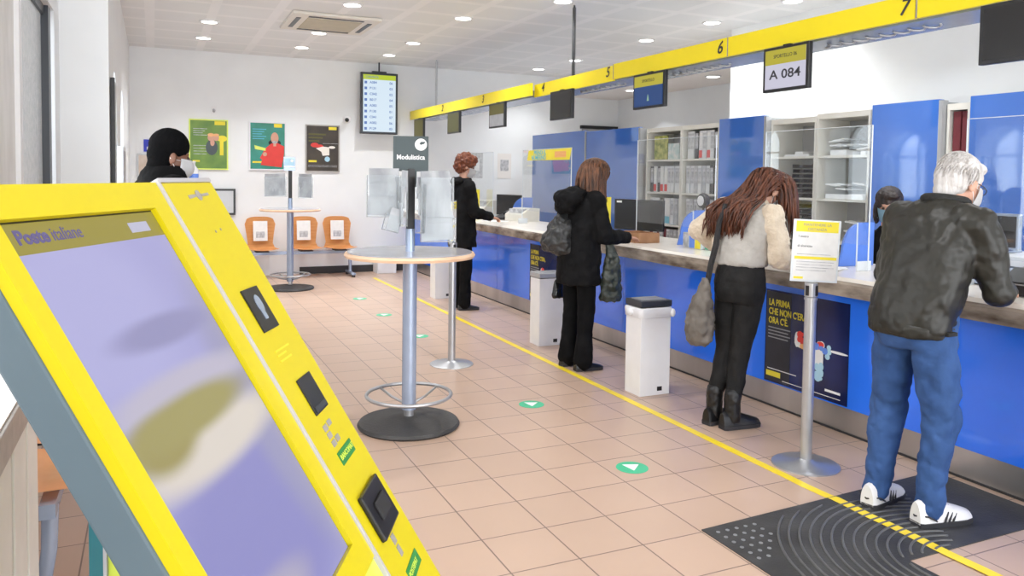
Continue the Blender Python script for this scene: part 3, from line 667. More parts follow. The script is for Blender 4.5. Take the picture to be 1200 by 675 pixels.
# ================================================================== office cabinets behind the counter
XF = 5.60
def blue_cab(y0, y1, zt, label, split=None):
    t = thing('office_cabinet', label, 'cabinet', (XF, y0, 0), 0, 'tall cabinets with blue doors')
    L = y1-y0
    MB().box(0.02, 0.45, 0, L, 0, zt-0.02).build('body', 'cabgrey', t)
    for (a, c) in (split or [(0, L)]):
        MB().box(-0.045, 0.015, a+0.004, c-0.004, 0.06, zt, 0.003).build('door', 'cabblue', t)
        MB().box(-0.052, -0.045, c-0.06, c-0.045, 0.95, 1.10, 0.002).build('handle', 'chrome', kids(t)[-1])
    MB().box(-0.047, 0.018, -0.03, 0.003, 0.06, zt-0.01).build('side_rail', 'cabgrey', t)
    return t
blue_cab(9.70, 11.39, 2.19, 'blue doored cabinet nearest the back wall behind the yellow banner')
blue_cab(8.34, 9.66, 2.17, 'blue doored cabinet behind the woman with the backpack')
blue_cab(6.11, 6.80, 2.17, 'narrow blue doored cabinet behind the woman in the beige jacket')
blue_cab(4.19, 4.82, 2.17, 'blue doored cabinet behind the seated clerk')
blue_cab(2.35, 3.94, 2.17, 'blue doored cabinet at the right edge behind the man in the olive jacket')
SH = [0.06, 0.60, 0.975, 1.36, 1.755]
def open_cab(y0, y1, zt, label):
    t = thing('shelf_cabinet', label, 'shelving', (XF, y0, 0), 0, 'open fronted beige shelf cabinets')
    L = y1-y0
    b = MB(); b.box(0, 0.42, 0, 0.022, 0, zt).box(0, 0.42, L-0.022, L, 0, zt).box(0, 0.42, 0.022, L-0.022, zt-0.05, zt)
    b.build('frame', 'cabbeige', t)
    MB().box(0.40, 0.415, 0.022, L-0.022, 0.02, zt-0.05).build('back_panel', 'cabin', t)
    for z in SH: MB().box(0.004, 0.40, 0.022, L-0.022, z-0.022, z).build('shelf', 'cabbeige', t)
    return t
open_cab(7.52, 8.23, 2.14, 'beige shelf cabinet with red labelled binders, the left one of the binder pair')
open_cab(6.85, 7.515, 2.14, 'beige shelf cabinet with white binders, the right one of the binder pair')
open_cab(5.475, 6.06, 2.12, 'beige shelf cabinet holding black letter trays')
open_cab(4.87, 5.47, 2.14, 'beige shelf cabinet holding loose white papers')
open_cab(3.965, 4.155, 2.13, 'narrow shelf cabinet between two blue doored cabinets behind the man in the olive jacket')

# binders
def make_binder(spine, lab, lowlab, h=0.315, w=0.062):
    t = thing('ring_binder', 'x', 'binder', (0, 0, 0), 0)
    MB().box(0.0, 0.27, 0, w, 0, h, 0.002).build('cover', spine, t)
    MB().box(-0.0015, 0.0005, 0.006, w-0.006, h*0.36, h*0.92).build('spine_label', lab, t)
    MB().box(-0.0018, 0.0005, 0.004, w-0.004, 0.01, h*0.30).build('lower_label', lowlab, t)
    return t
protos = {}
def place_binder(kind, y, z, label, x=XF+0.03):
    spec = {'wr': ('binder', 'paper', 'red'), 'ww': ('binder', 'greypaper', 'binder'), 'gg': ('bindergrey', 'greypaper', 'bindergrey'),
            'rr': ('red', 'paper', 'red'), 'kk': ('darkred', 'darkred', 'darkred'), 'wt': ('binder', 'paper', 'tealb'), 'bk': ('black', 'greypaper', 'black')}[kind]
    if kind not in protos: t = protos[kind] = make_binder(*spec)
    else: t = copy_tree(protos[kind])
    t.location = (x+random.uniform(0, 0.02), y, z+0.001); t['label'] = label; t['group'] = GB
    return t
COLN = {'wr': 'white binder with red foot', 'ww': 'white binder with grey label', 'gg': 'grey binder', 'rr': 'red binder with white label', 'kk': 'dark red binder', 'wt': 'white binder with teal foot', 'bk': 'black binder'}
GB = 'ring binders in the office shelves'
def row(kinds, ytop, z, shelfname, step=0.071):
    for i, k in enumerate(kinds):
        if k == '-': continue
        place_binder(k, ytop-(i+1)*step, z, COLN[k]+', '+ORD[i]+' from left, '+shelfname)
row(['bk', 'wr', 'bk', 'wr', 'wr', 'ww', 'ww', 'ww', 'ww'], 8.19, SH[3], 'middle shelf of left binder cabinet')
row(['ww', 'wr', 'wr', 'bk', 'wt', 'wt', 'ww', 'gg', 'ww'], 8.19, SH[2], 'lower shelf of left binder cabinet')
row(['kk', 'ww', 'kk', 'gg', 'kk', 'ww', 'gg', 'gg', 'ww'], 8.19, SH[1], 'bottom shelf of left binder cabinet')
row(['ww', 'ww', 'bk', 'wr', 'ww', 'wr', 'ww', 'bk'], 7.47, SH[4], 'top shelf of right binder cabinet')
row(['ww', 'ww', 'gg', 'ww', 'gg', 'ww', 'bk', 'ww'], 7.47, SH[3], 'middle shelf of right binder cabinet')
row(['ww', 'gg', 'ww', 'gg', 'ww', 'ww', 'gg', 'gg'], 7.47, SH[2], 'lower shelf of right binder cabinet')
row(['kk', 'kk'], 4.13, SH[4], 'top shelf of the narrow cabinet', 0.068)
row(['wt', 'gg'], 4.13, SH[3], 'lower shelf of the narrow cabinet', 0.068)
# picture and carton on the top shelf of the left binder cabinet
t = thing('picture', 'green and yellow picture standing on the top shelf beside the binders', 'picture', (XF+0.05, 8.13, SH[4]+0.001))
MB().box(0, 0.012, -0.27, 0, 0, 0.29).build('print', mat('green_yellow_print', (0.16, 0.22, 0.02), 0.6, c2=(0.62, 0.60, 0.18), scale=14), t)
t = thing('carton', 'pale patterned carton on the top shelf beside the green picture', 'box', (XF+0.03, 7.60, SH[4]+0.001))
MB().box(0, 0.25, 0, 0.22, 0, 0.19, 0.003).build('box', mat('pale_pattern', (0.45, 0.62, 0.60), 0.6, c2=(0.80, 0.80, 0.76), scale=18), t)
t = thing('desk_fan', 'small black and white round fan in front of the white binders', 'fan', (5.40, 6.84, 1.02))
MB().cyl((0, 0, 0.0), (0, 0, 0.20), 0.012).build('stand', 'black', t)
MB().lathe([(0.001, -1.02), (0.10, -1.02), (0.11, -1.0), (0.02, -0.99), (0.018, 0)], n=24).build('base', 'black', t)
b = MB(); b.lathe([(0.001, -0.03), (0.075, -0.03), (0.085, 0), (0.075, 0.03), (0.001, 0.035)], n=24)
b.build('head', 'black', t, 'auto', Matrix.Translation((0, 0, 0.27)) @ Matrix.Rotation(PI/2, 4, 'Y'))
b = MB(); b.lathe([(0.02, 0), (0.055, 0), (0.055, 0.004), (0.02, 0.004)], n=24); b.build('ring', 'white', t, False, Matrix.Translation((-0.036, 0, 0.27)) @ Matrix.Rotation(-PI/2, 4, 'Y'))
# letter trays: two stacks
def tray(x, y, z, label):
    global TP
    if TP is None:
        t = thing('letter_tray', label, 'tray', (x, y, z))
        b = MB(); b.box(0, 0.30, 0, 0.25, 0, 0.006).box(0, 0.30, 0, 0.006, 0.006, 0.035).box(0, 0.30, 0.244, 0.25, 0.006, 0.035).box(0.294, 0.30, 0.006, 0.244, 0.006, 0.035)
        b.build('body', 'black', t); MB().box(-0.012, 0.0, 0.10, 0.15, 0.004, 0.03, 0.002).build('front_grip', 'black', t); TP = t
    else: t = copy_tree(TP)
    t.location = (x, y, z); t['label'] = label; t['group'] = 'black letter trays in the office shelves'
TP = None
for i in range(7): tray(XF+0.02+0.008*(i % 2), 5.53, SH[3]+0.001+i*0.047, 'black letter tray, %s from the bottom of the stack on the middle shelf' % ORD[i])
for i in range(7): tray(XF+0.02+0.008*((i+1) % 2), 5.53, SH[2]+0.001+i*0.047, 'black letter tray, %s from the bottom of the stack on the lower shelf' % ORD[i])
for i in range(5): tray(XF+0.02, 5.53, SH[1]+0.001+i*0.047, 'black letter tray, %s from the bottom of the stack on the bottom shelf' % ORD[i])
t = thing('paper_pile', 'few flat white papers on the top shelf above the black letter trays', 'papers', (XF+0.05, 5.70, SH[4]+0.001))
MB().box(0, 0.25, -0.1, 0.22, 0, 0.02).build('sheets', 'paper', t)
MB().box(0.02, 0.22, 0.0, 0.10, 0.021, 0.045).build('folded_sheet', 'paper', t)
def pile(y, z, h, n, label, wide=0.5, seed=1):
    y += 0.02
    rnd = random.Random(seed); t = thing('paper_pile', label, 'papers', (XF+0.04, y, z+0.001), 0, None)
    for k in range(n):
        a = rnd.uniform(-0.5, 0.5); yy = rnd.uniform(0, wide-0.14); tl = rnd.uniform(-0.15, 0.15)
        zz = rnd.uniform(0.02, h)
        MB().box(0, 0.2, 0, 0.13, 0, 0.012, M=Matrix.Translation((rnd.uniform(0, 0.05), yy, zz)) @ Matrix.Rotation(tl, 4, 'X') @ Matrix.Rotation(a*0.3, 4, 'Z')).build('sheets', 'paper', t)
    MB().box(0, 0.24, 0.02, wide-0.06, 0, h*0.3, 0.004).build('bundle', 'paper', t)
pile(4.92, SH[3], 0.14, 8, 'heap of loose white papers on the middle shelf above the blue divider', 0.50, 4)
pile(5.12, SH[4], 0.16, 6, 'heap of white papers on the top shelf right of the letter trays', 0.26, 9)
pile(4.90, SH[4], 0.10, 3, 'small white paper bundle at the right end of the top shelf', 0.14, 12)
pile(5.0, SH[2], 0.20, 5, 'crumpled white papers on the lower shelf beside the blue divider', 0.16, 15)

# office seat behind clerk is hidden; small screens
# ================================================================== back wall
def wall_poster(x0, x1, z0, z1, label, fr, draw):
    t = thing('wall_poster', label, 'poster', ((x0+x1)/2, YB-0.003, (z0+z1)/2), 0, 'framed posters on the back wall')
    w, h = (x1-x0)/2, (z1-z0)/2
    b = MB()
    b.box(-w-0.018, w+0.018, -0.02, 0, h, h+0.018).box(-w-0.018, w+0.018, -0.02, 0, -h-0.018, -h).box(-w-0.018, -w, -0.02, 0, -h, h).box(w, w+0.018, -0.02, 0, -h, h)
    b.build('frame', fr, t)
    draw(t, frameM((0, -0.012, 0), (1, 0, 0), (0, 0, 1)), w, h)
    MB().box(-w, w, -0.010, 0, -h, h).build('backing', 'paper', t)
def d1(t, T, w, h):
    flat('print', [rect(-w, -h, w, h)], mat('green_print', (0.10, 0.22, 0.03), 0.4, c2=(0.17, 0.30, 0.04), scale=5), t, T)
    for q in (rect(0.08, h-0.06, w-0.02, h-0.005), rect(-w+0.03, -0.25, -0.12, -0.225)): flat('yellow_tag', [q], 'yellink', t, T, 0.0014)
    flat('yellow_shirt', [rect(0.15, -0.15, 0.20, 0.12), ('e', 0.18, 0.09, 0.07, 0.045)], 'yellink', t, T, 0.0014)
    flat('printed_lines', [rect(-w+0.04, 0.22-0.03*k, -0.02-0.03*(k % 3), 0.228-0.03*k) for k in range(4)]+[rect(-w+0.04, -0.02-0.04*k, -0.03, -0.012-0.04*k) for k in range(4)], 'greypaper', t, T, 0.0014)
    flat('dark_clothes', [('e', 0.04, -0.04, 0.08, 0.11)], 'signgreen', t, T, 0.0026)
    flat('faces', [('e', 0.03, 0.10, 0.045, 0.05), ('e', 0.10, 0.10, 0.04, 0.045), ('e', 0.05, 0.03, 0.03, 0.05)], 'skin', t, T, 0.0038)
    flat('hair', [('e', 0.03, 0.14, 0.045, 0.025), ('e', 0.10, 0.14, 0.04, 0.02)], 'orange', t, T, 0.005)
def d2(t, T, w, h):
    flat('print', [rect(-w, -h, w, h)], mat('teal_print', (0.02, 0.20, 0.13), 0.4, c2=(0.03, 0.28, 0.22), scale=4), t, T)
    for q in (rect(0.09, h-0.06, w-0.04, h-0.005), rect(-w+0.03, -0.25, -0.08, -0.225)): flat('yellow_tag', [q], 'yellink', t, T, 0.0014)
    flat('printed_lines', [rect(-w+0.03, 0.24-0.035*k, -0.02-0.03*(k % 3), 0.252-0.035*k) for k in range(5)], 'tealb', t, T, 0.0014)
    flat('red_shirt', [[(-0.08, -0.20), (-0.10, -0.28), (0.20, -0.31), (0.235, -0.10), (0.235, 0.0), (0.14, 0.05), (0.05, 0.04), (-0.04, -0.04), (-0.11, -0.18)]], 'red', t, T, 0.0026)
    flat('dark_jacket', [('e', 0.10, 0.05, 0.09, 0.05)], 'blackmatte', t, T, 0.0020)
    flat('face', [('e', 0.10, 0.12, 0.055, 0.085), rect(0.08, 0.0, 0.12, 0.07), ('e', -0.04, -0.12, 0.03, 0.03)], 'skin', t, T, 0.0038)
    flat('pale_card', [[(-0.19, 0.01), (-0.03, -0.03), (-0.03, -0.07), (-0.18, -0.05)]], 'lime', t, T, 0.0038)
    flat('grey_beard', [('e', 0.10, 0.06, 0.04, 0.02)], 'greypaper', t, T, 0.005)
def d3(t, T, w, h):
    flat('print', [rect(-w, -h, w, h)], mat('brown_black_print', (0.018, 0.012, 0.008), 0.4, c2=(0.05, 0.035, 0.02), scale=3), t, T)
    for q in (rect(0.09, h-0.055, w-0.03, h-0.01), rect(-w+0.03, -0.21, -0.09, -0.18)): flat('yellow_tag', [q], 'yellink', t, T, 0.0014)
    flat('olive_lines', [rect(-w+0.03, 0.20-0.05*k, 0.05-0.05*k, 0.225-0.05*k) for k in range(3)], 'lcd_olive', t, T, 0.0014)
    flat('red_paint', [('e', -0.12, 0.05, 0.06, 0.035), ('e', -0.04, 0.03, 0.05, 0.03)], 'red', t, T, 0.0026)
    flat('pale_paint', [[(-0.10, 0.0), (0.0, 0.03), (0.10, 0.02), (0.10, -0.10), (0.0, -0.11), (-0.02, -0.05)], ('e', 0.14, 0.02, 0.05, 0.02)], 'worktop', t, T, 0.0028)
    flat('blue_paint', [('e', 0.07, -0.16, 0.04, 0.04)], 'maskblue', t, T, 0.0030)
    flat('printed_lines', [rect(-w+0.02, -0.26, w-0.02, -0.255), rect(-w+0.02, -0.28, w-0.02, -0.276), rect(0.0, 0.075, w, 0.079)], 'greypaper', t, T, 0.0018)
wall_poster(0.475, 0.965, 1.58, 2.265, 'green framed poster on the back wall right of the man with the black beanie', 'lime', d1)
wall_poster(1.29, 1.78, 1.585, 2.262, 'teal poster of a figure in red, middle of the three on the back wall', 'whitesteel', d2)
wall_poster(2.10, 2.58, 1.57, 2.25, 'dark brown poster with pale splash, rightmost of the three on the back wall', 'greytop', d3)
t = thing('queue_display', 'tall portrait screen listing counters and tickets hanging from the ceiling', 'screen', (3.17, 11.93, 2.15))
MB().box(-0.29, 0.29, -0.035, 0.035, 0, 0.94, 0.008).build('casing', 'frame', t)
T = frameM((0, -0.036, 0), (1, 0, 0), (0, 0, 1))
flat('display', [rect(-0.255, 0.035, 0.255, 0.905)], 'tv_white', t, T)
flat('display_header', [rect(-0.255, 0.83, 0.255, 0.905)], 'tv_green', t, T, 0.0012)
text('lettering', 'CHIAMATA', 0.05, 'tv_blue', t, T @ Matrix.Translation((-0.22, 0.868, 0.003)), sx=0.8)
for k, (a, c, s) in enumerate((('A084', 'A', '06'), ('P131', 'P', '03'), ('C042', 'C', '02'), ('B017', 'B', '04'), ('A083', 'A', '05'), ('P130', 'P', '01'), ('C041', 'C', '07'), ('A082', 'A', '06'), ('P129', 'P', '03'))):
    z = 0.785-k*0.088
    text('lettering', a, 0.052, 'tv_blue', t, T @ Matrix.Translation((-0.155, z, 0.0014)), sx=1.0, bold=0.001)
    text('lettering', s, 0.052, 'tv_blue', t, T @ Matrix.Translation((0.155, z, 0.0014)), sx=1.0, bold=0.001)
    flat('row_square', [rect(-0.235, z-0.02, -0.195, z+0.02)], 'tv_blue', t, T, 0.0014)
b = MB(); b.cyl((0, 0.0, 0.94), (0.0, 0.0, ZC-2.152), 0.012); b.box(-0.11, 0.11, -0.03, 0.03, 0.94, 0.962); b.build('ceiling_mount', 'frame', t)
t = thing('security_camera', 'small white and black security camera on the wall left of the queue display', 'camera', (2.69, YB-0.002, 2.37))
MB().box(-0.04, 0.04, -0.02, 0, -0.04, 0.04, 0.004).build('mount', 'white', t)
MB().cyl((0, -0.02, 0), (0.0, -0.08, -0.01), 0.02).ell((0, -0.11, -0.015), (0.055, 0.055, 0.055)).build('housing', 'white', t, 'auto')
MB().ell((-0.012, -0.155, -0.02), (0.032, 0.02, 0.032)).build('lens', 'black', t, True)
t = thing('motion_sensor', 'small white motion sensor on the wall above the green poster', 'sensor', (0.79, YB-0.002, 2.42))
MB().prism([(-0.03, -0.05), (0.03, -0.05), (0.035, 0.05), (-0.035, 0.05)], -0.03, 0, 'y').build('housing', 'white', t)
MB().ell((0, -0.03, -0.01), (0.022, 0.02, 0.028)).build('lens', 'greypaper', t, True)
t = thing('wall_sign', 'small blue sign with white writing left of the man with the black beanie', 'sign', (0.0, YB-0.004, 1.885))
MB().box(-0.125, 0.125, -0.008, 0, -0.085, 0.085).build('plate', mat('sign_blue', (0.015, 0.03, 0.50), 0.4, var=0.03), t)
T = frameM((0, -0.0085, 0), (1, 0, 0), (0, 0, 1))
text('lettering', 'Banco', 0.06, 'whiteink', t, T @ Matrix.Translation((-0.09, -0.04, 0.0002)), sx=1.2, bold=0.001)
flat('white_symbol', [rect(0.0, 0.01, 0.10, 0.06)], 'whiteink', t, T, 0.0002)
t = thing('notice_board', 'small beige framed notice on the back wall under the blue sign', 'notice', (-0.06, YB-0.004, 1.57))
MB().box(-0.15, 0.15, -0.015, 0, -0.2, 0.2).build('frame', 'cabgrey', t)
MB().box(-0.13, 0.13, -0.017, -0.0148, -0.18, 0.18).build('sheet', mat('beige_print', (0.62, 0.50, 0.40), 0.6, c2=(0.72, 0.62, 0.54), scale=12), t)
t = thing('display_case', 'white framed notice case standing out on the white pier wall', 'notice case', (-0.299, 8.25, 1.30))
MB().box(0, 0.05, -0.32, 0.32, -0.45, 0.45, 0.006).build('frame', 'whitesteel', t)
MB().box(0.049, 0.053, -0.28, 0.28, -0.41, 0.41).build('sheet', 'greypaper', t)
t = thing('sliding_gate', 'dark edged panel fixed on the corner of the white pier', 'panel', (-0.295, 6.72, 1.25))
MB().box(0, 0.02, 0, 0.5, -1.0, 0.98).build('panel', 'cabgrey', t); MB().box(0.0, 0.03, -0.02, 0, -1.0, 0.98).build('edge', 'dark', t)
t = thing('sanitiser_bottle', 'white and blue hand sanitiser bottle on a wall bracket beside the green poster', 'bottle', (0.52, YB-0.06, 1.30))
MB().lathe([(0.001, 0), (0.055, 0), (0.06, 0.02), (0.06, 0.26), (0.02, 0.32), (0.02, 0.36), (0.001, 0.36)], n=24).build('bottle', 'white', t, 'auto')
MB().lathe([(0.0605, 0.06), (0.0615, 0.061), (0.0615, 0.20), (0.0605, 0.201)], n=24).build('blue_label', 'divblue', t, 'auto')
MB().box(-0.02, 0.02, -0.08, 0.0, 0.36, 0.38).build('pump', 'white', t)
MB().box(-0.06, 0.06, -0.06, 0.055, -0.02, 0).build('bracket', 'steelgrey', t)
t = thing('wall_monitor', 'black framed monitor on the back wall left of the orange seats', 'monitor', (0.86, YB-0.003, 1.10))
MB().box(-0.22, 0.22, -0.05, 0, -0.19, 0.19, 0.006).build('casing', 'black', t)
MB().box(-0.19, 0.19, -0.053, -0.049, -0.16, 0.16).build('display', 'cabgrey', t)
for i, (x0, x1, lb) in enumerate(((4.68, 4.98, 'faint grey notice on the wall behind the woman with short red brown hair'), (5.25, 5.5, 'pale paper notice on the wall left of the yellow banner'))):
    t = thing('paper_notice', lb, 'notice', ((x0+x1)/2, YB-0.003, 1.70))
    h = 0.21; w_ = (x1-x0)/2
    MB().box(-w_, w_, -0.003, 0, -h, h).build('sheet', 'wallwarm' if i else 'greypaper', t)
    MB().box(-w_*0.6, w_*0.6, -0.0045, -0.0028, -h*0.4, h*0.5).build('printed_block', 'greypaper' if i else 'paper', t)
# waiting seats
def seat_mesh():
    b = MB(); n = 14; prof = []
    P = [(-0.215, 0.425), (-0.16, 0.435), (0.0, 0.422), (0.12, 0.422), (0.18, 0.44), (0.205, 0.50), (0.225, 0.62), (0.245, 0.78), (0.262, 0.885)]
    hw = [0.20, 0.225, 0.23, 0.225, 0.20, 0.175, 0.19, 0.215, 0.185]
    dz = [0, 0, -0.012, -0.012, 0, 0.0, 0, 0, 0]
    rs = []
    for i in range(len(P)):
        row = []
        for k in range(n+1):
            u = -1+2*k/n
            curve = 0.02*u*u
            y, z = P[i]
            if i < 4: row.append(Vector((u*hw[i], y, z+dz[i]+curve)))
            else: row.append(Vector((u*hw[i], y-curve*1.2, z-(0.03*abs(u)**4 if i == 8 else 0))))
        rs.append(row)
    bm = b.bm; V = [[bm.verts.new(p) for p in r] for r in rs]
    for i in range(len(V)-1):
        for k in range(n):
            bm.faces.new((V[i][k], V[i][k+1], V[i+1][k+1], V[i+1][k]))
    bmesh.ops.solidify(bm, geom=bm.faces[:], thickness=0.014)
    return b
def bench(loc, rz, xs, label):
    t = thing('waiting_bench', label, 'bench', loc, rz)
    s0 = seat_mesh().build('seat', 'orange', t, 'auto'); s0.location = (xs[0], 0, 0)
    for x in xs[1:]:
        c = s0.copy(); col.objects.link(c); c.parent = t; c.location = (x, 0, 0)
    L = xs[-1]+0.25
    MB().box(xs[0]-0.25, L, 0.0, 0.05, 0.34, 0.39).build('beam', 'bluegrey', t)
    for x in xs: MB().box(x-0.09, x+0.09, -0.10, 0.14, 0.388, 0.404).build('seat_bracket', 'dark', t)
    for x in (xs[0]-0.16, xs[-1]+0.16):
        b = MB(); b.tube([(x, 0.025, 0.36), (x, 0.02, 0.20), (x, 0.0, 0.06)], [0.028, 0.026, 0.024], 12).box(x-0.03, x+0.03, -0.24, 0.24, 0.028, 0.06, 0.01)
        b.build('leg', 'bluegrey', t, 'auto')
        for yy in (-0.215, 0.215): MB().cyl((x, yy, 0.0), (x, yy, 0.03), 0.025).build('foot', 'dark', t)
    return t
bx = [1.41, 2.03, 2.53]
bn = bench((0, 11.72, 0), 0, bx, 'row of three orange plywood seats against the back wall')
for i, x in enumerate(bx):
    t = thing('seat_notice', 'white notice on the %s of the three orange seats' % ('left', 'middle', 'right')[i], 'notice', (x, 11.905, 0.68), 0, 'white notices hanging on the orange seats')
    R = Matrix.Rotation(-0.125, 4, 'X')
    MB().box(-0.10, 0.10, -0.003, 0, -0.145, 0.145, M=R).build('sheet', 'paper', t)
    MB().box(-0.06, 0.06, -0.0045, -0.0028, -0.10, -0.01, M=R).build('printed_block', 'greypaper', t)
bench((-0.36, 4.05, 0), -PI/2, [-0.25, 0.27, 0.79], 'orange seat bench with blue grey legs seen below the kiosk at the left edge')
t = thing('waste_bin', 'low white waste bin against the back wall under the leaflet pockets', 'bin', (3.27, 11.90, 0))
MB().box(-0.15, 0.15, -0.14, 0.14, 0, 0.27, 0.01).build('body', 'white', t); MB().box(-0.155, 0.155, -0.145, 0.145, 0.27, 0.29, 0.003).build('lid', 'greypaper', t)

# sill cabinet at left
t = thing('window_ledge', 'low cream ribbed ledge with grey stone top at the left edge', 'ledge', (-0.62, 0, 0))
b = MB(); b.box(0.005, 0.30, -0.6, 2.66, 0.0, 0.86)
for k in range(14): b.box(0.30, 0.308, -0.5+k*0.225, -0.32+k*0.225, 0.03, 0.85, 0.003)
b.build('ribbed_front', 'cream', t)
MB().box(0.005, 0.318, -0.6, 2.68, 0.862, 0.945, 0.004).build('stone_band', 'sill', t)
MB().box(0.005, 0.31, -0.6, 2.68, 0.9455, 0.952).build('stone_top', 'silltop', t)

# ================================================================== floor markings
t = thing('floor_tape', 'long yellow tape line along the floor in front of the counter', 'tape', (2.95, 0, 0.0008))
b = MB()
rnd = random.Random(5); ys = [0.8+k*0.13 for k in range(int((11.5-0.8)/0.13))]; L = []
for y in ys: L.append(0.006*math.sin(y*9)*(1 if 2.2 < y < 2.9 else 0.15))
ys = sorted(ys+[2.70, 2.735]); L = [0.004*math.sin(y*17)*(1 if 2.0 < y < 2.9 else 0.15) for y in ys]
zz = lambda y: 0.0046 if y < 2.71 else 0.0   # the tape runs over the mat
vt = [[Vector((-0.026+l, y, zz(y))), Vector((0.026+l+0.002*math.sin(y*31), y, zz(y))), Vector((0.026+l, y, zz(y)+0.0012)), Vector((-0.026+l, y, zz(y)+0.0012))] for y, l in zip(ys, L)]
b.rings(vt); tp = b.build('tape_strip', 'tape', t)
for (x, y, lb) in ((2.28, 3.42, 'green round floor sticker with white arrow, nearest to the ribbed mat'), (2.29, 4.65, 'green round floor sticker with white arrow between the round table and the nearest bin'),
                   (2.28, 7.05, 'green round floor sticker with white arrow seen right of the high table column'), (2.27, 8.27, 'faint green floor sticker left of the high table column'), (2.29, 9.46, 'faint green floor sticker farthest toward the back wall')):
    t = thing('floor_sticker', lb, 'sticker', (x, y, 0.0004), 0, 'green arrow stickers along the queue lane')
    MB().cyl((0, 0, 0), (0, 0, 0.001), 0.085, n=36).build('disc', 'green', t)
    flat('arrow', [[(-0.045, 0.04), (0.045, 0.04), (0.0, -0.045)]], 'whiteink', t, Matrix.Rotation(-0.35, 4, 'Z'), 0.001)
t = thing('floor_mat', 'black rubber mat with curved ridges and studs in front of the counter', 'mat', (0, 0, 0.0004))
MATZ = 0.004
MB().prism([(2.15, 1.0), (2.75, 1.0), (2.75, 2.13), (3.72, 2.13), (3.72, 2.76), (2.15, 2.68)], 0, MATZ, 'z').build('sheet', 'rubber', t)
b = MB(); cx, cy = 2.98, 2.02
for k in range(15):
    r = 0.14+k*0.043; pts = []
    for j in range(49):
        a = math.radians(60+j*3.9); x, y = cx+r*math.cos(a), cy+r*math.sin(a)
        if 2.17 < x < 3.70 and y < 2.66 and (y > 2.15 or x < 2.73) and y > 1.02: pts.append((x, y, MATZ+0.001))
        else:
            if len(pts) > 2: b.tube(pts, 0.0055, 6)
            pts = []
    if len(pts) > 2: b.tube(pts, 0.0055, 6)
rg = b.build('ridges', mat('mat_ridges', (0.11, 0.11, 0.11), 0.35, var=0.1), t, True)
for i in range(5):
    for j in range(6):
        x, y = 2.20+i*0.05, 2.63-j*0.05
        if i+j < 7: MB().cyl((x, y, MATZ), (x, y, MATZ+0.002), 0.009, n=10).build('stud', 'steelgrey', t)

# ================================================================== bins, stanchions, tables
def bin_(x, y, h, label, blue=False, bag=True):
    t = thing('waste_bin', label, 'bin', (x, y, 0), 0, 'tall white waste bins in front of the counter')
    MB().box(-0.125, 0.125, -0.095, 0.095, 0, h-0.05, 0.004).build('body', 'white', t)
    MB().box(-0.13, 0.13, -0.10, 0.10, h-0.045, h, 0.006).build('lid', 'frame' if blue else 'cabgrey', t)
    MB().box(-0.10, 0.10, -0.07, 0.07, h, h+0.004).build('lid_flap', 'steelgrey', t)
    if bag:
        b = MB(); n = 40; rs = []
        for (z, e) in ((h-0.05, 0.004), (h-0.07, 0.012), (h-0.10, 0.008), (h-0.12, 0.004)):
            ring = []
            for k in range(n):
                a = 2*PI*k/n; ca, sa = math.cos(a), math.sin(a)
                m = max(abs(ca)/(0.127+e), abs(sa)/(0.097+e)); wv = 1+0.03*math.sin(k*2.4+z*50)
                ring.append(Vector((ca/m*wv, sa/m*wv, z)))
            rs.append(ring)
        b.rings(rs, cap=False); b.ell((-0.14, 0.02, h-0.085), (0.02, 0.03, 0.03)).ell((0.13, -0.11, h-0.09), (0.018, 0.018, 0.03))
        b.build('bin_liner', 'whitesteel', t, True)
    MB().box(0.02, 0.06, -0.0965, -0.094, 0.03, 0.06).build('keyhole_plate', 'black', t)
bin_(3.19, 4.62, 0.67, 'tall white waste bin with blue edged lid between the two women', True)
bin_(3.26, 6.33, 0.66, 'tall white waste bin behind the woman with the backpack', False, False)
bin_(3.27, 9.22, 0.60, 'tall white waste bin behind the high table, left of the far woman', False, False)

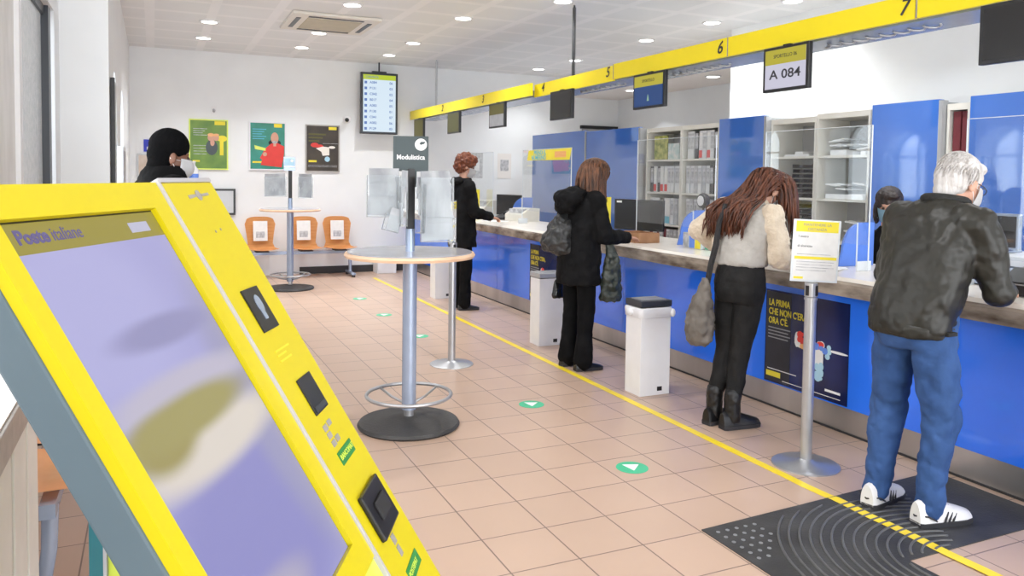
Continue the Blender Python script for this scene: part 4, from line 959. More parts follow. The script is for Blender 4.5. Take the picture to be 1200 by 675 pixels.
def stanchion(x, y, rz, label, tilt=0.0, h=0.98):
    t = thing('queue_stanchion', label, 'stanchion', (x, y, 0), rz, 'grey sign stanchions')
    MB().lathe([(0.001, 0), (0.175, 0), (0.175, 0.006), (0.16, 0.013), (0.05, 0.022), (0.034, 0.035), (0.001, 0.035)], n=48).build('base', 'steelgrey', t, 'auto')
    MB().cyl((0, 0, 0.03), (0, 0, h-0.075), 0.030, n=28).build('post', 'steelgrey', t, 'auto')
    b = MB(); b.cyl((0, 0, h-0.072), (0, 0, h), 0.034, n=28).cyl((0, 0, h-0.09), (0, 0, h-0.080), 0.034, n=28); b.build('belt_head', 'steelgrey', t, 'auto')
    for a in range(4):
        MB().box(0.024, 0.0355, -0.010, 0.010, h-0.065, h-0.012, M=Matrix.Rotation(a*PI/2+0.6, 4, 'Z')).build('belt_slot', 'black', t)
    # sign holder (local -y is its face)
    s = MB().box(-0.125, 0.125, -0.004, 0.004, 0.005, 0.335, 0.001, M=Matrix.Translation((0.01, 0, h)) @ Matrix.Rotation(tilt, 4, 'Y')).build('sign_holder', 'edgeglass', t)
    T = Matrix.Translation((0.01, 0, h)) @ Matrix.Rotation(tilt, 4, 'Y') @ frameM((0, -0.0046, 0.17), (1, 0, 0), (0, 0, 1))
    flat('notice_sheet', [rect(-0.115, -0.155, 0.115, 0.16)], 'paper', t, T)
    flat('yellow_header', [rect(-0.112, 0.10, 0.112, 0.157)], 'yellink', t, T, 0.0012); flat('yellow_stripe', [rect(-0.112, -0.045, 0.112, -0.03)], 'yellink', t, T, 0.0012); flat('yellow_tag', [rect(-0.110, -0.150, -0.06, -0.138)], 'yellink', t, T, 0.0012)
    text('lettering', 'MANTENERE LA', 0.021, 'sill', t, T @ Matrix.Translation((0, 0.138, 0.0028)), align='CENTER')
    text('lettering', 'DISTANZA', 0.021, 'sill', t, T @ Matrix.Translation((0, 0.114, 0.0028)), align='CENTER')
    text('lettering', '1 metro', 0.017, 'ink', t, T @ Matrix.Translation((-0.10, 0.075, 0.0016)))
    text('lettering', 'di sicurezza', 0.017, 'ink', t, T @ Matrix.Translation((-0.10, 0.025, 0.0016)))
    flat('small_print', [rect(-0.10, -0.02+0.0, 0.08, -0.017), rect(-0.10, -0.06, 0.10, -0.057), rect(-0.10, -0.075, 0.09, -0.072), rect(-0.10, -0.09, 0.10, -0.087), rect(-0.10, -0.105, 0.06, -0.102)], 'greypaper', t, T, 0.0014)
    return t
stanchion(3.17, 3.10, -0.42, 'grey stanchion with yellow and white notice in front of the dark poster', 0.04)
stanchion(2.18, 5.90, 1.05, 'grey stanchion with its notice seen edge on behind the high table', 0.0, 0.985)

def leaflet_pocket(t, T, w=0.22, h=0.26, seed=0, rows=2, tilt=0.0):
    rnd = random.Random(seed); TT = T
    b = MB(); b.box(-w/2, w/2, -0.045, -0.042, 0, h, M=TT); b.box(-w/2, -w/2+0.003, -0.042, 0, 0, h, M=TT); b.box(w/2-0.003, w/2, -0.042, 0, 0, h, M=TT); b.box(-w/2, w/2, -0.045, 0, 0, 0.004, M=TT)
    p = b.build('leaflet_pocket', 'pocket', t)
    for k in range(rows):
        z = 0.01+k*h/rows
        dx = rnd.uniform(-0.01, 0.01)
        MB().box(-w/2+0.012+dx, w/2-0.012+dx, -0.035+0.012*k, -0.028+0.012*k, z, z+h/rows+0.03, M=TT @ Matrix.Rotation(rnd.uniform(-0.05, 0.05), 4, 'Y')).build('leaflets', 'leaflet', p)
    return p
def high_table(x, y, rz, label, near):
    t = thing('high_table', label, 'table', (x, y, 0), rz)
    MB().lathe([(0.001, 0), (0.30, 0), (0.31, 0.012), (0.30, 0.028), (0.20, 0.034), (0.13, 0.044), (0.06, 0.060), (0.001, 0.062)], n=56).build('base', 'rubber', t, 'auto')
    MB().cyl((0, 0, 0.06), (0, 0, 0.10), 0.03, n=24).build('foot_spigot', 'steelgrey', t, 'auto')
    MB().cyl((0, 0, 0.10), (0, 0, 1.03), 0.043, n=32).build('column', 'bluegrey', t, 'auto')
    pts = [(0.255*math.cos(a), 0.255*math.sin(a), 0.19) for a in [2*PI*k/56 for k in range(56)]]
    MB().tube(pts, 0.011, 12, closed=True).build('foot_ring', 'steelgrey', t, True)
    for k in range(4):
        a = k*PI/2+0.5
        MB().tube([(0.04*math.cos(a), 0.04*math.sin(a), 0.13), (0.15*math.cos(a), 0.15*math.sin(a), 0.15), (0.25*math.cos(a), 0.25*math.sin(a), 0.188)], 0.008, 8).build('ring_spoke', 'steelgrey', t, True)
    MB().lathe([(0.001, 1.030), (0.385, 1.030), (0.393, 1.045), (0.385, 1.0585), (0.001, 1.0585)], n=72).build('tabletop', 'wood', t, 'auto')
    MB().lathe([(0.001, 1.059), (0.372, 1.059), (0.372, 1.064), (0.001, 1.064)], n=72).build('table_inlay', 'tabletop', t, 'auto')
    MB().cyl((0, 0, 1.064), (0, 0, 1.20), 0.028, n=20).build('upper_column', 'bluegrey', t, 'auto')
    MB().box(-0.022, 0.022, -0.02, 0.02, 1.20, 1.56, 0.003).build('sign_post', 'dark', t)
    return t
ht = high_table(1.404, 4.54, 0, 'grey round high table with leaflet stand in the foreground', True)
lr = -0.10  # the leaflet stand is turned a little
R0 = Matrix.Rotation(lr-0.25, 4, 'Z')
MB().box(-0.105, 0.105, -0.012, 0.012, 1.545, 1.755, 0.002, M=R0).build('sign_board', 'signgreen', ht)
MB().box(-0.036, 0.036, -0.010, 0.010, 1.45, 1.545, M=R0).build('sign_neck', 'signgreen', ht)
T = R0 @ frameM((0, -0.013, 1.65), (1, 0, 0), (0, 0, 1))
flat('round_logo', [('e', 0.06, 0.055, 0.036, 0.036)], 'whiteink', ht, T)
flat('logo_hand', [[(0.035, 0.045), (0.08, 0.06), (0.088, 0.072), (0.06, 0.072), (0.05, 0.06), (0.06, 0.055)]], 'signgreen', ht, T, 0.0012)
text('lettering', 'Modulistica', 0.040, 'whiteink', ht, T @ Matrix.Translation((0, -0.022, 0)), align='CENTER', bold=0.0008, sx=0.92)
Rz = lambda a: Matrix.Rotation(a, 4, 'Z')
leaflet_pocket(ht, R0 @ Matrix.Translation((-0.155, -0.02, 1.27)), 0.20, 0.25, 1, 3)
leaflet_pocket(ht, R0 @ Matrix.Translation((-0.115, -0.07, 1.19)) @ Matrix.Rotation(0.25, 4, 'Y'), 0.10, 0.10, 2, 1)
leaflet_pocket(ht, R0 @ Matrix.Translation((0.155, -0.02, 1.27)) @ Rz(0.15), 0.20, 0.24, 3, 3)
leaflet_pocket(ht, R0 @ Matrix.Translation((0.165, -0.03, 1.125)) @ Rz(0.15), 0.21, 0.15, 4, 2)
leaflet_pocket(ht, R0 @ Matrix.Translation((-0.03, -0.06, 1.22)) @ Rz(-1.2), 0.12, 0.29, 5, 3)
leaflet_pocket(ht, R0 @ Matrix.Translation((0.05, -0.06, 1.18)) @ Rz(1.3), 0.12, 0.29, 6, 3)
h2 = high_table(1.63, 10.58, 0, 'round high table with small leaflet holders near the back wall', False)
MB().box(-0.075, 0.075, -0.01, 0.01, 1.56, 1.74, 0.002, M=Matrix.Translation((-0.01, 0, 0))).build('sign_board', 'bluegrey', h2)
T = frameM((-0.01, -0.011, 1.65), (1, 0, 0), (0, 0, 1))
flat('sign_print', [rect(-0.06, -0.02, 0.06, 0.07)], 'maskblue', h2, T); flat('sign_stripe', [rect(-0.07, -0.04, 0.07, -0.03), ('e', 0.03, 0.04, 0.02, 0.02)], 'whiteink', h2, T, 0.0012)
leaflet_pocket(h2, Matrix.Translation((-0.19, -0.02, 1.22)), 0.28, 0.26, 7, 2)
leaflet_pocket(h2, Matrix.Translation((0.19, -0.02, 1.20)), 0.19, 0.28, 8, 2)

# ================================================================== kiosk
KP = (0.1174, 1.8162, 1.4911)
k = thing('ticket_kiosk', 'large yellow self service kiosk with sloping lilac screen in the foreground', 'kiosk', (KP[0], KP[1], 0), math.atan2(0.892, 0.452))
# local x = along the width (0 at the far edge, negative toward the camera), local -y = toward the user
th = math.radians(59.2)
KT = Matrix(((1, 0, 0), (0, math.cos(th), math.sin(th)), (0, math.sin(th), -math.cos(th)))).to_4x4()
# columns are images of axes: plane coordinates (s, up-slope, normal) -> build with y' up the slope
ex = Vector((1, 0, 0)); ey = Vector((0, math.cos(th), math.sin(th))); ez = ex.cross(ey)   # ez = (0,-sin,cos): out of the face
KF = Matrix((ex, ey, ez)).transposed().to_4x4(); KF.translation = Vector((0, 0, KP[2]))
def kbox(b, s0, s1, t0, t1, n0, n1, bev=0.0): return b.box(s0, s1, -t1, -t0, n0, n1, bev, M=KF)
B0 = -0.012
# yellow bezel around the screen
b = MB()
kbox(b, -0.737, -0.232, -0.012, 0.040, -0.02, B0+0.010); kbox(b, -0.737, -0.70, 0.040, 0.745, -0.02, B0+0.010)
kbox(b, -0.292, -0.232, 0.040, 0.745, -0.02, B0+0.010); kbox(b, -0.737, -0.232, 0.745, 0.80, -0.02, B0+0.010)
b.build('bezel', 'kyellow', k)
MBk = MB(); kbox(MBk, -0.740, -0.236, -0.014, 0.985, -0.075, -0.0205, 0.004); MBk.build('housing', 'kgrey', k)
MBk = MB(); kbox(MBk, -0.702, -0.290, 0.038, 0.747, -0.0204, -0.012); sc = MBk.build('screen_gasket', 'black', k)
T = KF @ Matrix.Translation((0, 0, -0.0118))
scr = flat('display', [rect(-0.697, -0.744, -0.2955, -0.0905)], 'display', k, Matrix.Identity(4))
scr.matrix_basis = T
flat('display_header', [rect(-0.697, -0.0905, -0.2955, -0.0435)], 'scr_hdr', k, T)
text('lettering', 'Poste', 0.030, 'scr_text', k, T @ Matrix.Translation((-0.675, -0.066, 0.0014)), bold=0.0010, sx=1.0)
text('lettering', 'italiane', 0.030, 'scr_text', k, T @ Matrix.Translation((-0.600, -0.066, 0.0014)), sx=0.85)
flat('header_button', [rect(-0.395, -0.079, -0.335, -0.061)], 'scr_pale', k, T, 0.0014)
flat('display_button', [rect(-0.685, -0.70, -0.60, -0.675)], 'scr_pale', k, T, 0.0014)
MBk = MB(); kbox(MBk, -0.737, -0.236, 0.803, 0.983, -0.020, -0.006, 0.003); MBk.build('lower_plate', 'lime', k)
# raised strip with the readers
MBk = MB(); kbox(MBk, -0.228, 0.0, -0.010, 0.985, -0.05, 0.0, 0.003); st = MBk.build('reader_strip', 'kyellow', k)
MBk = MB(); kbox(MBk, -0.238, -0.2285, -0.016, 0.99, -0.05, 0.003, 0.002); kbox(MBk, -0.228, 0.0, -0.020, -0.0105, -0.05, 0.002, 0.002); MBk.build('white_edge', 'kwhite', k)
TS = KF @ Matrix.Translation((0, 0, 0.0002))
MBk = MB(); kbox(MBk, -0.165, -0.082, 0.238, 0.333, 0.0003, 0.004, 0.001); p = MBk.build('scanner_window', 'black', k)
flat('scanner_symbol', [('e', -0.120, -0.275, 0.014, 0.02), rect(-0.13, -0.31, -0.115, -0.28)], 'bluegrey', p, TS, 0.0042)
MBk = MB(); kbox(MBk, -0.150, -0.070, 0.447, 0.528, 0.0003, 0.004, 0.001); p = MBk.build('contactless_reader', 'black', k)
MBk = MB(); kbox(MBk, -0.145, -0.075, 0.512, 0.524, 0.0041, 0.006, 0.001); MBk.build('reader_lip', 'frame', p)
MBk = MB(); kbox(MBk, -0.185, -0.055, 0.705, 0.805, 0.0003, 0.012, 0.004); p = MBk.build('card_reader', 'black', k)
MBk = MB(); kbox(MBk, -0.155, -0.085, 0.735, 0.775, 0.0115, 0.018, 0.004); MBk.build('card_slot', 'blackmatte', p)
flat('logo', [[(-0.145, -0.028), (-0.110, -0.024), (-0.110, -0.018), (-0.145, -0.020)], [(-0.085, -0.024), (-0.050, -0.022), (-0.050, -0.016), (-0.085, -0.018)], ('e', -0.098, -0.021, 0.011, 0.012)], 'sill', k, TS)
flat('led_dots', [('e', -0.115, -0.105, 0.0025, 0.003), ('e', -0.088, -0.102, 0.0025, 0.003)], 'sill', k, TS)
for q in (rect(-0.150, -0.565, -0.128, -0.552), rect(-0.150, -0.582, -0.128, -0.569), rect(-0.120, -0.562, -0.098, -0.55), rect(-0.150, -0.60, -0.128, -0.587), rect(-0.122, -0.598, -0.100, -0.585), rect(-0.135, -0.835, -0.115, -0.815), rect(-0.135, -0.862, -0.118, -0.840)): flat('reader_symbol', [q], 'sill', k, TS)
flat('green_label', [rect(-0.155, -0.640, -0.060, -0.612)], 'dgreen', k, TS); flat('green_label', [rect(-0.155, -0.915, -0.055, -0.885)], 'dgreen', k, TS)
text('lettering', 'BANCOMAT', 0.016, 'lime', k, TS @ Matrix.Translation((-0.150, -0.626, 0.0014)), sx=1.0)
text('lettering', 'POSTEPAY', 0.016, 'lime', k, TS @ Matrix.Translation((-0.150, -0.900, 0.0014)), sx=1.0)
flat('faint_print', [rect(-0.165, -0.378, -0.085, -0.374), rect(-0.165, -0.388, -0.115, -0.384), rect(-0.165, -0.40, -0.10, -0.396)], 'tape', k, TS)
# pedestal
b = MB(); b.box(-0.52, -0.20, -0.050, -0.026, 0.03, 1.33); b.build('pedestal_core', 'teal', k)
b = MB(); b.box(-0.524, -0.196, -0.056, -0.0505, 0.03, 1.33); b.build('pedestal_edge', 'kwhite', k)
b = MB(); b.box(-0.520, -0.200, -0.080, -0.0565, 0.03, 1.24); b.build('pedestal_front', 'lime', k)
b = MB(); b.box(-0.58, -0.12, -0.40, 0.02, 0.0, 0.03, 0.006); b.build('foot_plate', 'kgrey', k)
# ================================================================== people
# figures are built in their own frame: x = forward, y = left, z = up
V3 = Vector
def head_frame(c, pitch=0.0, yawl=0.0, roll=0.0):
    return Matrix.Translation(V3(c)) @ Matrix.Rotation(yawl, 4, 'Z') @ Matrix.Rotation(pitch, 4, 'Y') @ Matrix.Rotation(roll, 4, 'X')
def hE(b, H, c, r, rot=None):
    R = H.to_3x3()
    if rot is not None: R = R @ rot
    return b.ell(H @ V3(c), r, R)
def add_head(b, H, s=1.0):
    hE(b, H, (-0.012*s, 0, 0.035*s), (0.094*s, 0.076*s, 0.088*s))
    hE(b, H, (0.022*s, 0, -0.02*s), (0.066*s, 0.064*s, 0.082*s))
    hE(b, H, (0.038*s, 0, -0.078*s), (0.044*s, 0.045*s, 0.036*s))
    hE(b, H, (0.062*s, 0, 0.028*s), (0.024*s, 0.048*s, 0.014*s))
    b.cap(H @ V3((0.084*s, 0, 0.012*s)), H @ V3((0.106*s, 0, -0.026*s)), 0.008*s, 0.013*s)
    hE(b, H, (0.080*s, 0, -0.058*s), (0.012*s, 0.024*s, 0.006*s)); hE(b, H, (0.078*s, 0, -0.070*s), (0.012*s, 0.020*s, 0.007*s))
    for sg in (-1, 1):
        hE(b, H, (0.058*s, sg*0.04*s, -0.022*s), (0.022*s, 0.020*s, 0.020*s))
        hE(b, H, (-0.008*s, sg*0.078*s, -0.008*s), (0.019*s, 0.009*s, 0.033*s), Matrix.Rotation(sg*0.25, 3, 'Z'))
def add_hand(b, wrist, dirv, palm_n, side, curl=0.5, s=1.0, spread=1.0):
    """five fingers; side = +1 thumb toward cross(dir, palm_n)"""
    d = V3(dirv).normalized(); n = V3(palm_n); n = (n-d*n.dot(d)).normalized(); u = d.cross(n)*side
    w = V3(wrist)
    for o in (-0.026, -0.009, 0.009, 0.026):
        b.cap(w+u*o*0.7*s+d*0.01, w+d*0.078*s+u*o*s, 0.014*s, 0.0115*s, 10)
    for o, L, in ((0.030, 0.070), (0.010, 0.080), (-0.010, 0.074), (-0.030, 0.058)):
        p = w+d*0.082*s+u*o*s; dd = d.copy(); segs = (0.45, 0.30, 0.25); r = 0.0088*s
        for i, f in enumerate(segs):
            a = curl*(0.5+0.35*i); dd = (dd*math.cos(a)+n*math.sin(a)).normalized()
            q = p+dd*L*f*s+u*o*0.10*spread*f*s
            b.cap(p, q, r, r*0.9, 10); p = q; r *= 0.9
    p = w+d*0.022*s+u*0.024*s; q = p+(d*0.6+u*0.75+n*0.25).normalized()*0.040*s
    b.cap(p, q, 0.0125*s, 0.0105*s, 10); b.cap(q, q+(d*0.85+u*0.25+n*0.4).normalized()*0.032*s, 0.0105*s, 0.008*s, 10)
def face_bits(root, H, s=1.0):
    for sg in (-1, 1):
        MB().ell(H @ V3((0.079*s, sg*0.030*s, 0.006*s)), (0.010*s, 0.010*s, 0.010*s)).build('eye', 'eye', root, True)
def mask_part(root, H, m='mask', s=1.0):
    b = MB(); rs = []; nz, na = 8, 16
    for i in range(nz+1):
        z = (0.000-0.108*i/nz)*s; row = []
        k = math.sin(PI*(i+0.6)/(nz+1.2))
        for j in range(na+1):
            a = -1.25+2.5*j/na; bulge = 0.020*k*math.cos(a)**2
            rx = (0.095-0.020*(i/nz)**2+bulge+0.012*k)*s; ry = (0.078-0.018*(i/nz)**2)*s
            row.append(H @ V3((rx*math.cos(a)+0.004*s, ry*math.sin(a), z)))
        rs.append(row)
    bm = b.bm; Q = [[bm.verts.new(p) for p in r] for r in rs]
    for i in range(nz):
        for j in range(na): bm.faces.new((Q[i][j], Q[i][j+1], Q[i+1][j+1], Q[i+1][j]))
    bmesh.ops.solidify(bm, geom=bm.faces[:], thickness=0.002)
    o = b.build('face_mask', m, root, True)
    b = MB()
    for sg in (-1, 1):
        for z in (-0.012, -0.085):
            b.tube([H @ V3((0.034*s, sg*0.073*s, z*s)), H @ V3((0.005*s, sg*0.082*s, (z*0.5-0.005)*s)), H @ V3((-0.022*s, sg*0.082*s, -0.005*s))], 0.0012, 6)
    b.build('ear_loop', m, o, True)
def shoe(root, ankle, fdir, m, sm, L=0.27, wd=0.048, h=0.08, name='shoe', stripes=False):
    a = V3(ankle); f = V3((fdir[0], fdir[1], 0)).normalized(); l = V3((-f.y, f.x, 0))
    P = [(-0.075, 0.62, 0.95), (-0.06, 0.80, 1.0), (-0.02, 0.86, 1.0), (0.04, 0.92, 0.92), (0.09, 1.0, 0.74), (0.14, 1.02, 0.58), (0.175, 0.82, 0.46), (0.19, 0.35, 0.28)]
    k = L/0.27; rs = []; so = []
    for (x, wq, hh) in P:
        c = V3((a.x, a.y, 0))+f*x*k; w_ = wd*wq; H_ = h*hh
        rs.append([c+l*w_*math.cos(t)*(1 if math.sin(t) < 0 else 0.92)+V3((0, 0, 0.024+max(0, math.sin(t))*(H_-0.024) if math.sin(t) > 0 else 0.018)) for t in [2*PI*q/18 for q in range(18)]])
        so.append([c+l*w_*1.06*math.cos(t)+V3((0, 0, 0.002 if math.sin(t) < 0 else 0.026)) for t in [2*PI*q/18 for q in range(18)]])
    o = MB().rings(rs).build(name, m, root, 'auto')
    MB().rings(so).build('sole', sm, o, 'auto')
    if stripes:
        for sg in (-1, 1):
            b = MB()
            for q in range(3):
                x0 = 0.045+q*0.020
                b.cap(V3((a.x, a.y, 0))+f*(x0-0.016)*k+l*sg*wd*0.97+V3((0, 0, 0.030)), V3((a.x, a.y, 0))+f*(x0+0.008)*k+l*sg*wd*0.70+V3((0, 0, 0.064-0.004*q)), 0.0045, 0.0045, 8)
            b.build('stripe', 'sole', o, True)
        b = MB()
        b.tube([V3((a.x, a.y, 0))+f*(-0.078)*k+V3((0, 0, 0.05)), V3((a.x, a.y, 0))+f*(-0.05)*k+l*wd*0.88+V3((0, 0, 0.060)), V3((a.x, a.y, 0))+f*(-0.01)*k+l*wd*0.93+V3((0, 0, 0.036))], 0.004, 6)
        b.tube([V3((a.x, a.y, 0))+f*(-0.078)*k+V3((0, 0, 0.05)), V3((a.x, a.y, 0))+f*(-0.05)*k-l*wd*0.88+V3((0, 0, 0.060)), V3((a.x, a.y, 0))+f*(-0.01)*k-l*wd*0.93+V3((0, 0, 0.036))], 0.004, 6)
        b.build('trim', 'sole', o, True)
        b = MB()
        for q in range(4):
            p = V3((a.x, a.y, 0))+f*(0.055+0.017*q)*k+V3((0, 0, h*(0.86-0.10*q)))
            b.cap(p-l*0.02, p+l*0.02, 0.003, 0.003, 6)
        b.build('laces', m, o, True)
    return o
def person_root(name, label, x, y, ang): return thing(name, label, 'person', (x, y, 0), ang)

def skeleton_body(root, J, skin, H, s=1.0, hands=(), collar=True, slim=0.85):
    """one continuous skin surface: head, neck, trunk, arms with hands, legs"""
    b = MB(); add_head(b, H, s)
    nk = V3(J['neck']); b.cap(H @ V3((-0.015, 0, -0.05)), nk, 0.052, 0.058)
    pel, ch = V3(J['pelvis']), V3(J['chest'])
    b.cap(pel, ch, 0.10*slim, 0.12*slim); b.cap(ch, nk, 0.10*slim, 0.06)
    for sg, S in ((1, 'L'), (-1, 'R')):
        b.chain([(ch, 0.08*slim), (J['sh'+S], 0.055*slim)]); b.chain([(J['sh'+S], 0.050), (J['el'+S], 0.038), (J['wr'+S], 0.025)])
        b.chain([(pel, 0.10*slim), (J['hip'+S], 0.085*slim)]); b.chain([(J['hip'+S], 0.078), (J['kn'+S], 0.050), (J['an'+S], 0.036)])
        an = V3(J['an'+S]); b.cap(an, V3((an.x+0.02, an.y, 0.045)), 0.034, 0.03); b.cap(V3((an.x, an.y, 0.045)), V3((an.x+0.10, an.y, 0.034)), 0.028, 0.018)
    for (wr, d, n, side, curl) in hands: add_hand(b, wr, d, n, side, curl, 0.95*s)
    o = b.build('body', skin, root, True)
    organic(o, 0.0058, 3, fac=0.45)
    return o
def hand_args(J, S, n, curl=0.5, side=None, d=None):
    e, w_ = V3(J['el'+S]), V3(J['wr'+S]); dd = V3(d) if d else (w_-e)
    return (w_, dd, n, side if side is not None else (1 if S == 'R' else -1), curl)
def sleeves(b, J, ru, re, rw, short=0.0):
    for S in 'LR':
        e, w_ = V3(J['el'+S]), V3(J['wr'+S]); we = w_-(w_-e).normalized()*short
        b.chain([(J['sh'+S], ru), (e, re), (we, rw)])
def trousers(root, J, m, rh, rk, ra, waist=None, vox=0.010, disp=0.012, hemz=0.03, seat=0.13, seatd=0.115, bell=1.0):
    b = MB(); pel = V3(J['pelvis'])
    b.loft([(pel+V3((0.0, 0, 0.11)), seat*0.88, seatd*0.85), (pel+V3((-0.01, 0, 0.03)), seat*1.02, seatd*1.0), (pel+V3((-0.015, 0, -0.06)), seat*1.04, seatd*1.03), (pel+V3((-0.005, 0, -0.12)), seat*0.95, seatd*0.9)])
    for S in 'LR':
        h, k_, a = V3(J['hip'+S]), V3(J['kn'+S]), V3(J['an'+S])
        b.chain([(h, rh), (h.lerp(k_, 0.5), rh*0.86), (k_, rk), (k_.lerp(a, 0.45), (rk+ra)/2*0.98), (V3((a.x, a.y, max(hemz+ra*0.6, a.z*0.9))), ra*bell)])
    o = b.build('trousers', m, root, True); return organic(o, vox, 4, disp, 0.10, creases=disp*0.45, cscale=0.12)
def strands(name, m, root, H, paths, r=0.0035):
    b = MB()
    for p in paths:
        n = len(p); b.tube(p, [r*(0.6+0.8*math.sin(PI*min(1, (i+0.7)/n))) if i < n-1 else r*0.25 for i in range(n)], 5)
    return b.build(name, m, root, True)

# ---------------------------------------------------------------- man in the olive jacket (right)
def man():
    r = person_root('person', 'white haired man in dark olive jacket, blue jeans and white trainers leaning on the counter', 3.12, 2.45, 0.02)
    J = dict(pelvis=(0.03, 0.0, 0.90), chest=(0.13, 0, 1.22), neck=(0.20, 0, 1.40), shL=(0.16, 0.185, 1.35), shR=(0.16, -0.185, 1.34),
             elL=(0.18, 0.27, 1.07), wrL=(0.42, 0.20, 1.035), elR=(0.22, -0.245, 1.05), wrR=(0.42, -0.15, 1.03),
             hipL=(0.02, 0.09, 0.86), hipR=(0.02, -0.09, 0.86), knL=(0.045, 0.135, 0.49), knR=(0.055, -0.120, 0.49), anL=(-0.035, 0.13, 0.085), anR=(0.0, -0.12, 0.085))
    H = head_frame((0.285, -0.01, 1.515), 0.38, -0.16)
    skeleton_body(r, J, 'skin', H, 1.04, [hand_args(J, 'L', (0.1, -0.1, -1), 0.35, d=(1, -0.3, -0.12)), hand_args(J, 'R', (0.1, 0.1, -1), 0.35, d=(1, 0.4, -0.12))])
    face_bits(r, H, 1.04); mask_part(r, H, 'mask', 1.04)
    b = MB()
    b.loft([(V3((-0.005, 0, 0.855)), 0.185, 0.135), (V3((0.0, 0, 0.90)), 0.190, 0.14), (V3((0.02, 0, 0.98)), 0.198, 0.145), (V3((0.06, 0, 1.10)), 0.205, 0.148),
            (V3((0.10, 0, 1.22)), 0.212, 0.145, 0.2), (V3((0.135, 0, 1.31)), 0.205, 0.13, 0.35), (V3((0.17, 0, 1.385)), 0.15, 0.10, 0.5), (V3((0.20, 0, 1.435)), 0.085, 0.072, 0.5)])
    for S in 'LR':
        sgn = 1 if S == 'L' else -1
        b.chain([((0.13, sgn*0.15, 1.34), 0.085), (J['sh'+S], 0.082), (V3(J['sh'+S]).lerp(V3(J['el'+S]), 0.5), 0.078), (J['el'+S], 0.068), (V3(J['el'+S]).lerp(V3(J['wr'+S]), 0.6), 0.056), (V3(J['el'+S]).lerp(V3(J['wr'+S]), 0.93), 0.047)])
    o = b.build('jacket', 'olive', r, True); organic(o, 0.008, 3, 0.024, 0.085, creases=0.009, cscale=0.16)
    # waistband, yoke seam, centre pleats of the jacket
    b = MB(); b.loft([(V3((-0.008, 0, 0.835)), 0.176, 0.128), (V3((-0.006, 0, 0.85)), 0.186, 0.138), (V3((-0.002, 0, 0.885)), 0.190, 0.141), (V3((0, 0, 0.90)), 0.18, 0.13)])
    w_ = b.build('waistband', 'olive', r, True); organic(w_, 0.008, 2, 0.014, 0.05)
    b = MB()
    for sg in (1, -1): b.box(-0.03, 0.03, sg*0.19-0.012, sg*0.19+0.012, 0.858, 0.876, 0.004)
    b.build('waist_tab', 'knit', w_)
    b = MB(); b.tube([V3((0.20+0.082*math.cos(a)-0.010*math.sin(a)*0, 0.083*math.sin(a), 1.437+0.04*math.cos(a)*-0.35)) for a in [2*PI*q/28 for q in range(28)]], 0.024, 10, closed=True)
    c = b.build('collar', 'knit', r, True)
    trousers(r, J, 'jeans', 0.100, 0.077, 0.062, disp=0.028, hemz=0.035, seat=0.172, seatd=0.135, vox=0.009)
    shoe(r, (-0.03, 0.13, 0), (1, 0.20), 'shoewhite', 'sole', 0.30, 0.055, 0.118, 'trainer', True)
    shoe(r, (0.01, -0.12, 0), (1, -0.16), 'shoewhite', 'sole', 0.30, 0.055, 0.118, 'trainer', True)
    b = MB()
    hE(b, H, (-0.024, 0, 0.052), (0.100, 0.088, 0.090)); hE(b, H, (-0.052, 0, 0.0), (0.072, 0.083, 0.085)); hE(b, H, (-0.070, 0, -0.055), (0.04, 0.062, 0.05)); hE(b, H, (0.040, 0, 0.092), (0.05, 0.066, 0.034))
    for sg in (-1, 1): hE(b, H, (-0.005, sg*0.070, 0.035), (0.05, 0.02, 0.045))
    h = b.build('hair', 'hwhite', r, True); organic(h, 0.006, 4, 0.004, 0.03)
    rnd = random.Random(11); ps = []
    for q in range(700):
        a = rnd.uniform(0.6, 2*PI-0.6); el = rnd.uniform(-0.5, 1.4)
        base = V3((-0.024+0.097*math.cos(el)*math.cos(a), 0.086*math.cos(el)*math.sin(a), 0.05+0.088*math.sin(el)))
        if base.x > 0.03 and base.z < 0.07: continue
        tng = V3((-0.55*(1 if base.z > 0.08 else 0.4), base.y*1.5, -0.9*(1.1-max(0, math.sin(el))))).normalized()
        out = V3((base.x+0.024, base.y, base.z-0.05)).normalized()
        ps.append([H @ (base-out*0.004), H @ (base+tng*0.015+out*0.006), H @ (base+tng*0.032+out*0.004)])
    strands('hair_strands', 'hwhite', h, H, ps, 0.0016)
    b = MB()
    for sg in (-1, 1):
        b.tube([H @ V3((0.100, sg*0.052, 0.012)), H @ V3((0.06, sg*0.075, 0.010)), H @ V3((0.0, sg*0.085, 0.008)), H @ V3((-0.02, sg*0.085, -0.01))], 0.0022, 6)
        b.tube([H @ V3((0.103, sg*(0.032+0.022*math.cos(t)), 0.002+0.018*math.sin(t))) for t in [2*PI*q/16 for q in range(16)]], 0.0022, 6, closed=True)
    b.tube([H @ V3((0.104, -0.011, 0.008)), H @ V3((0.112, 0, 0.010)), H @ V3((0.104, 0.011, 0.008))], 0.002, 6)
    g = b.build('glasses', 'black', r, True)
    return r
man()

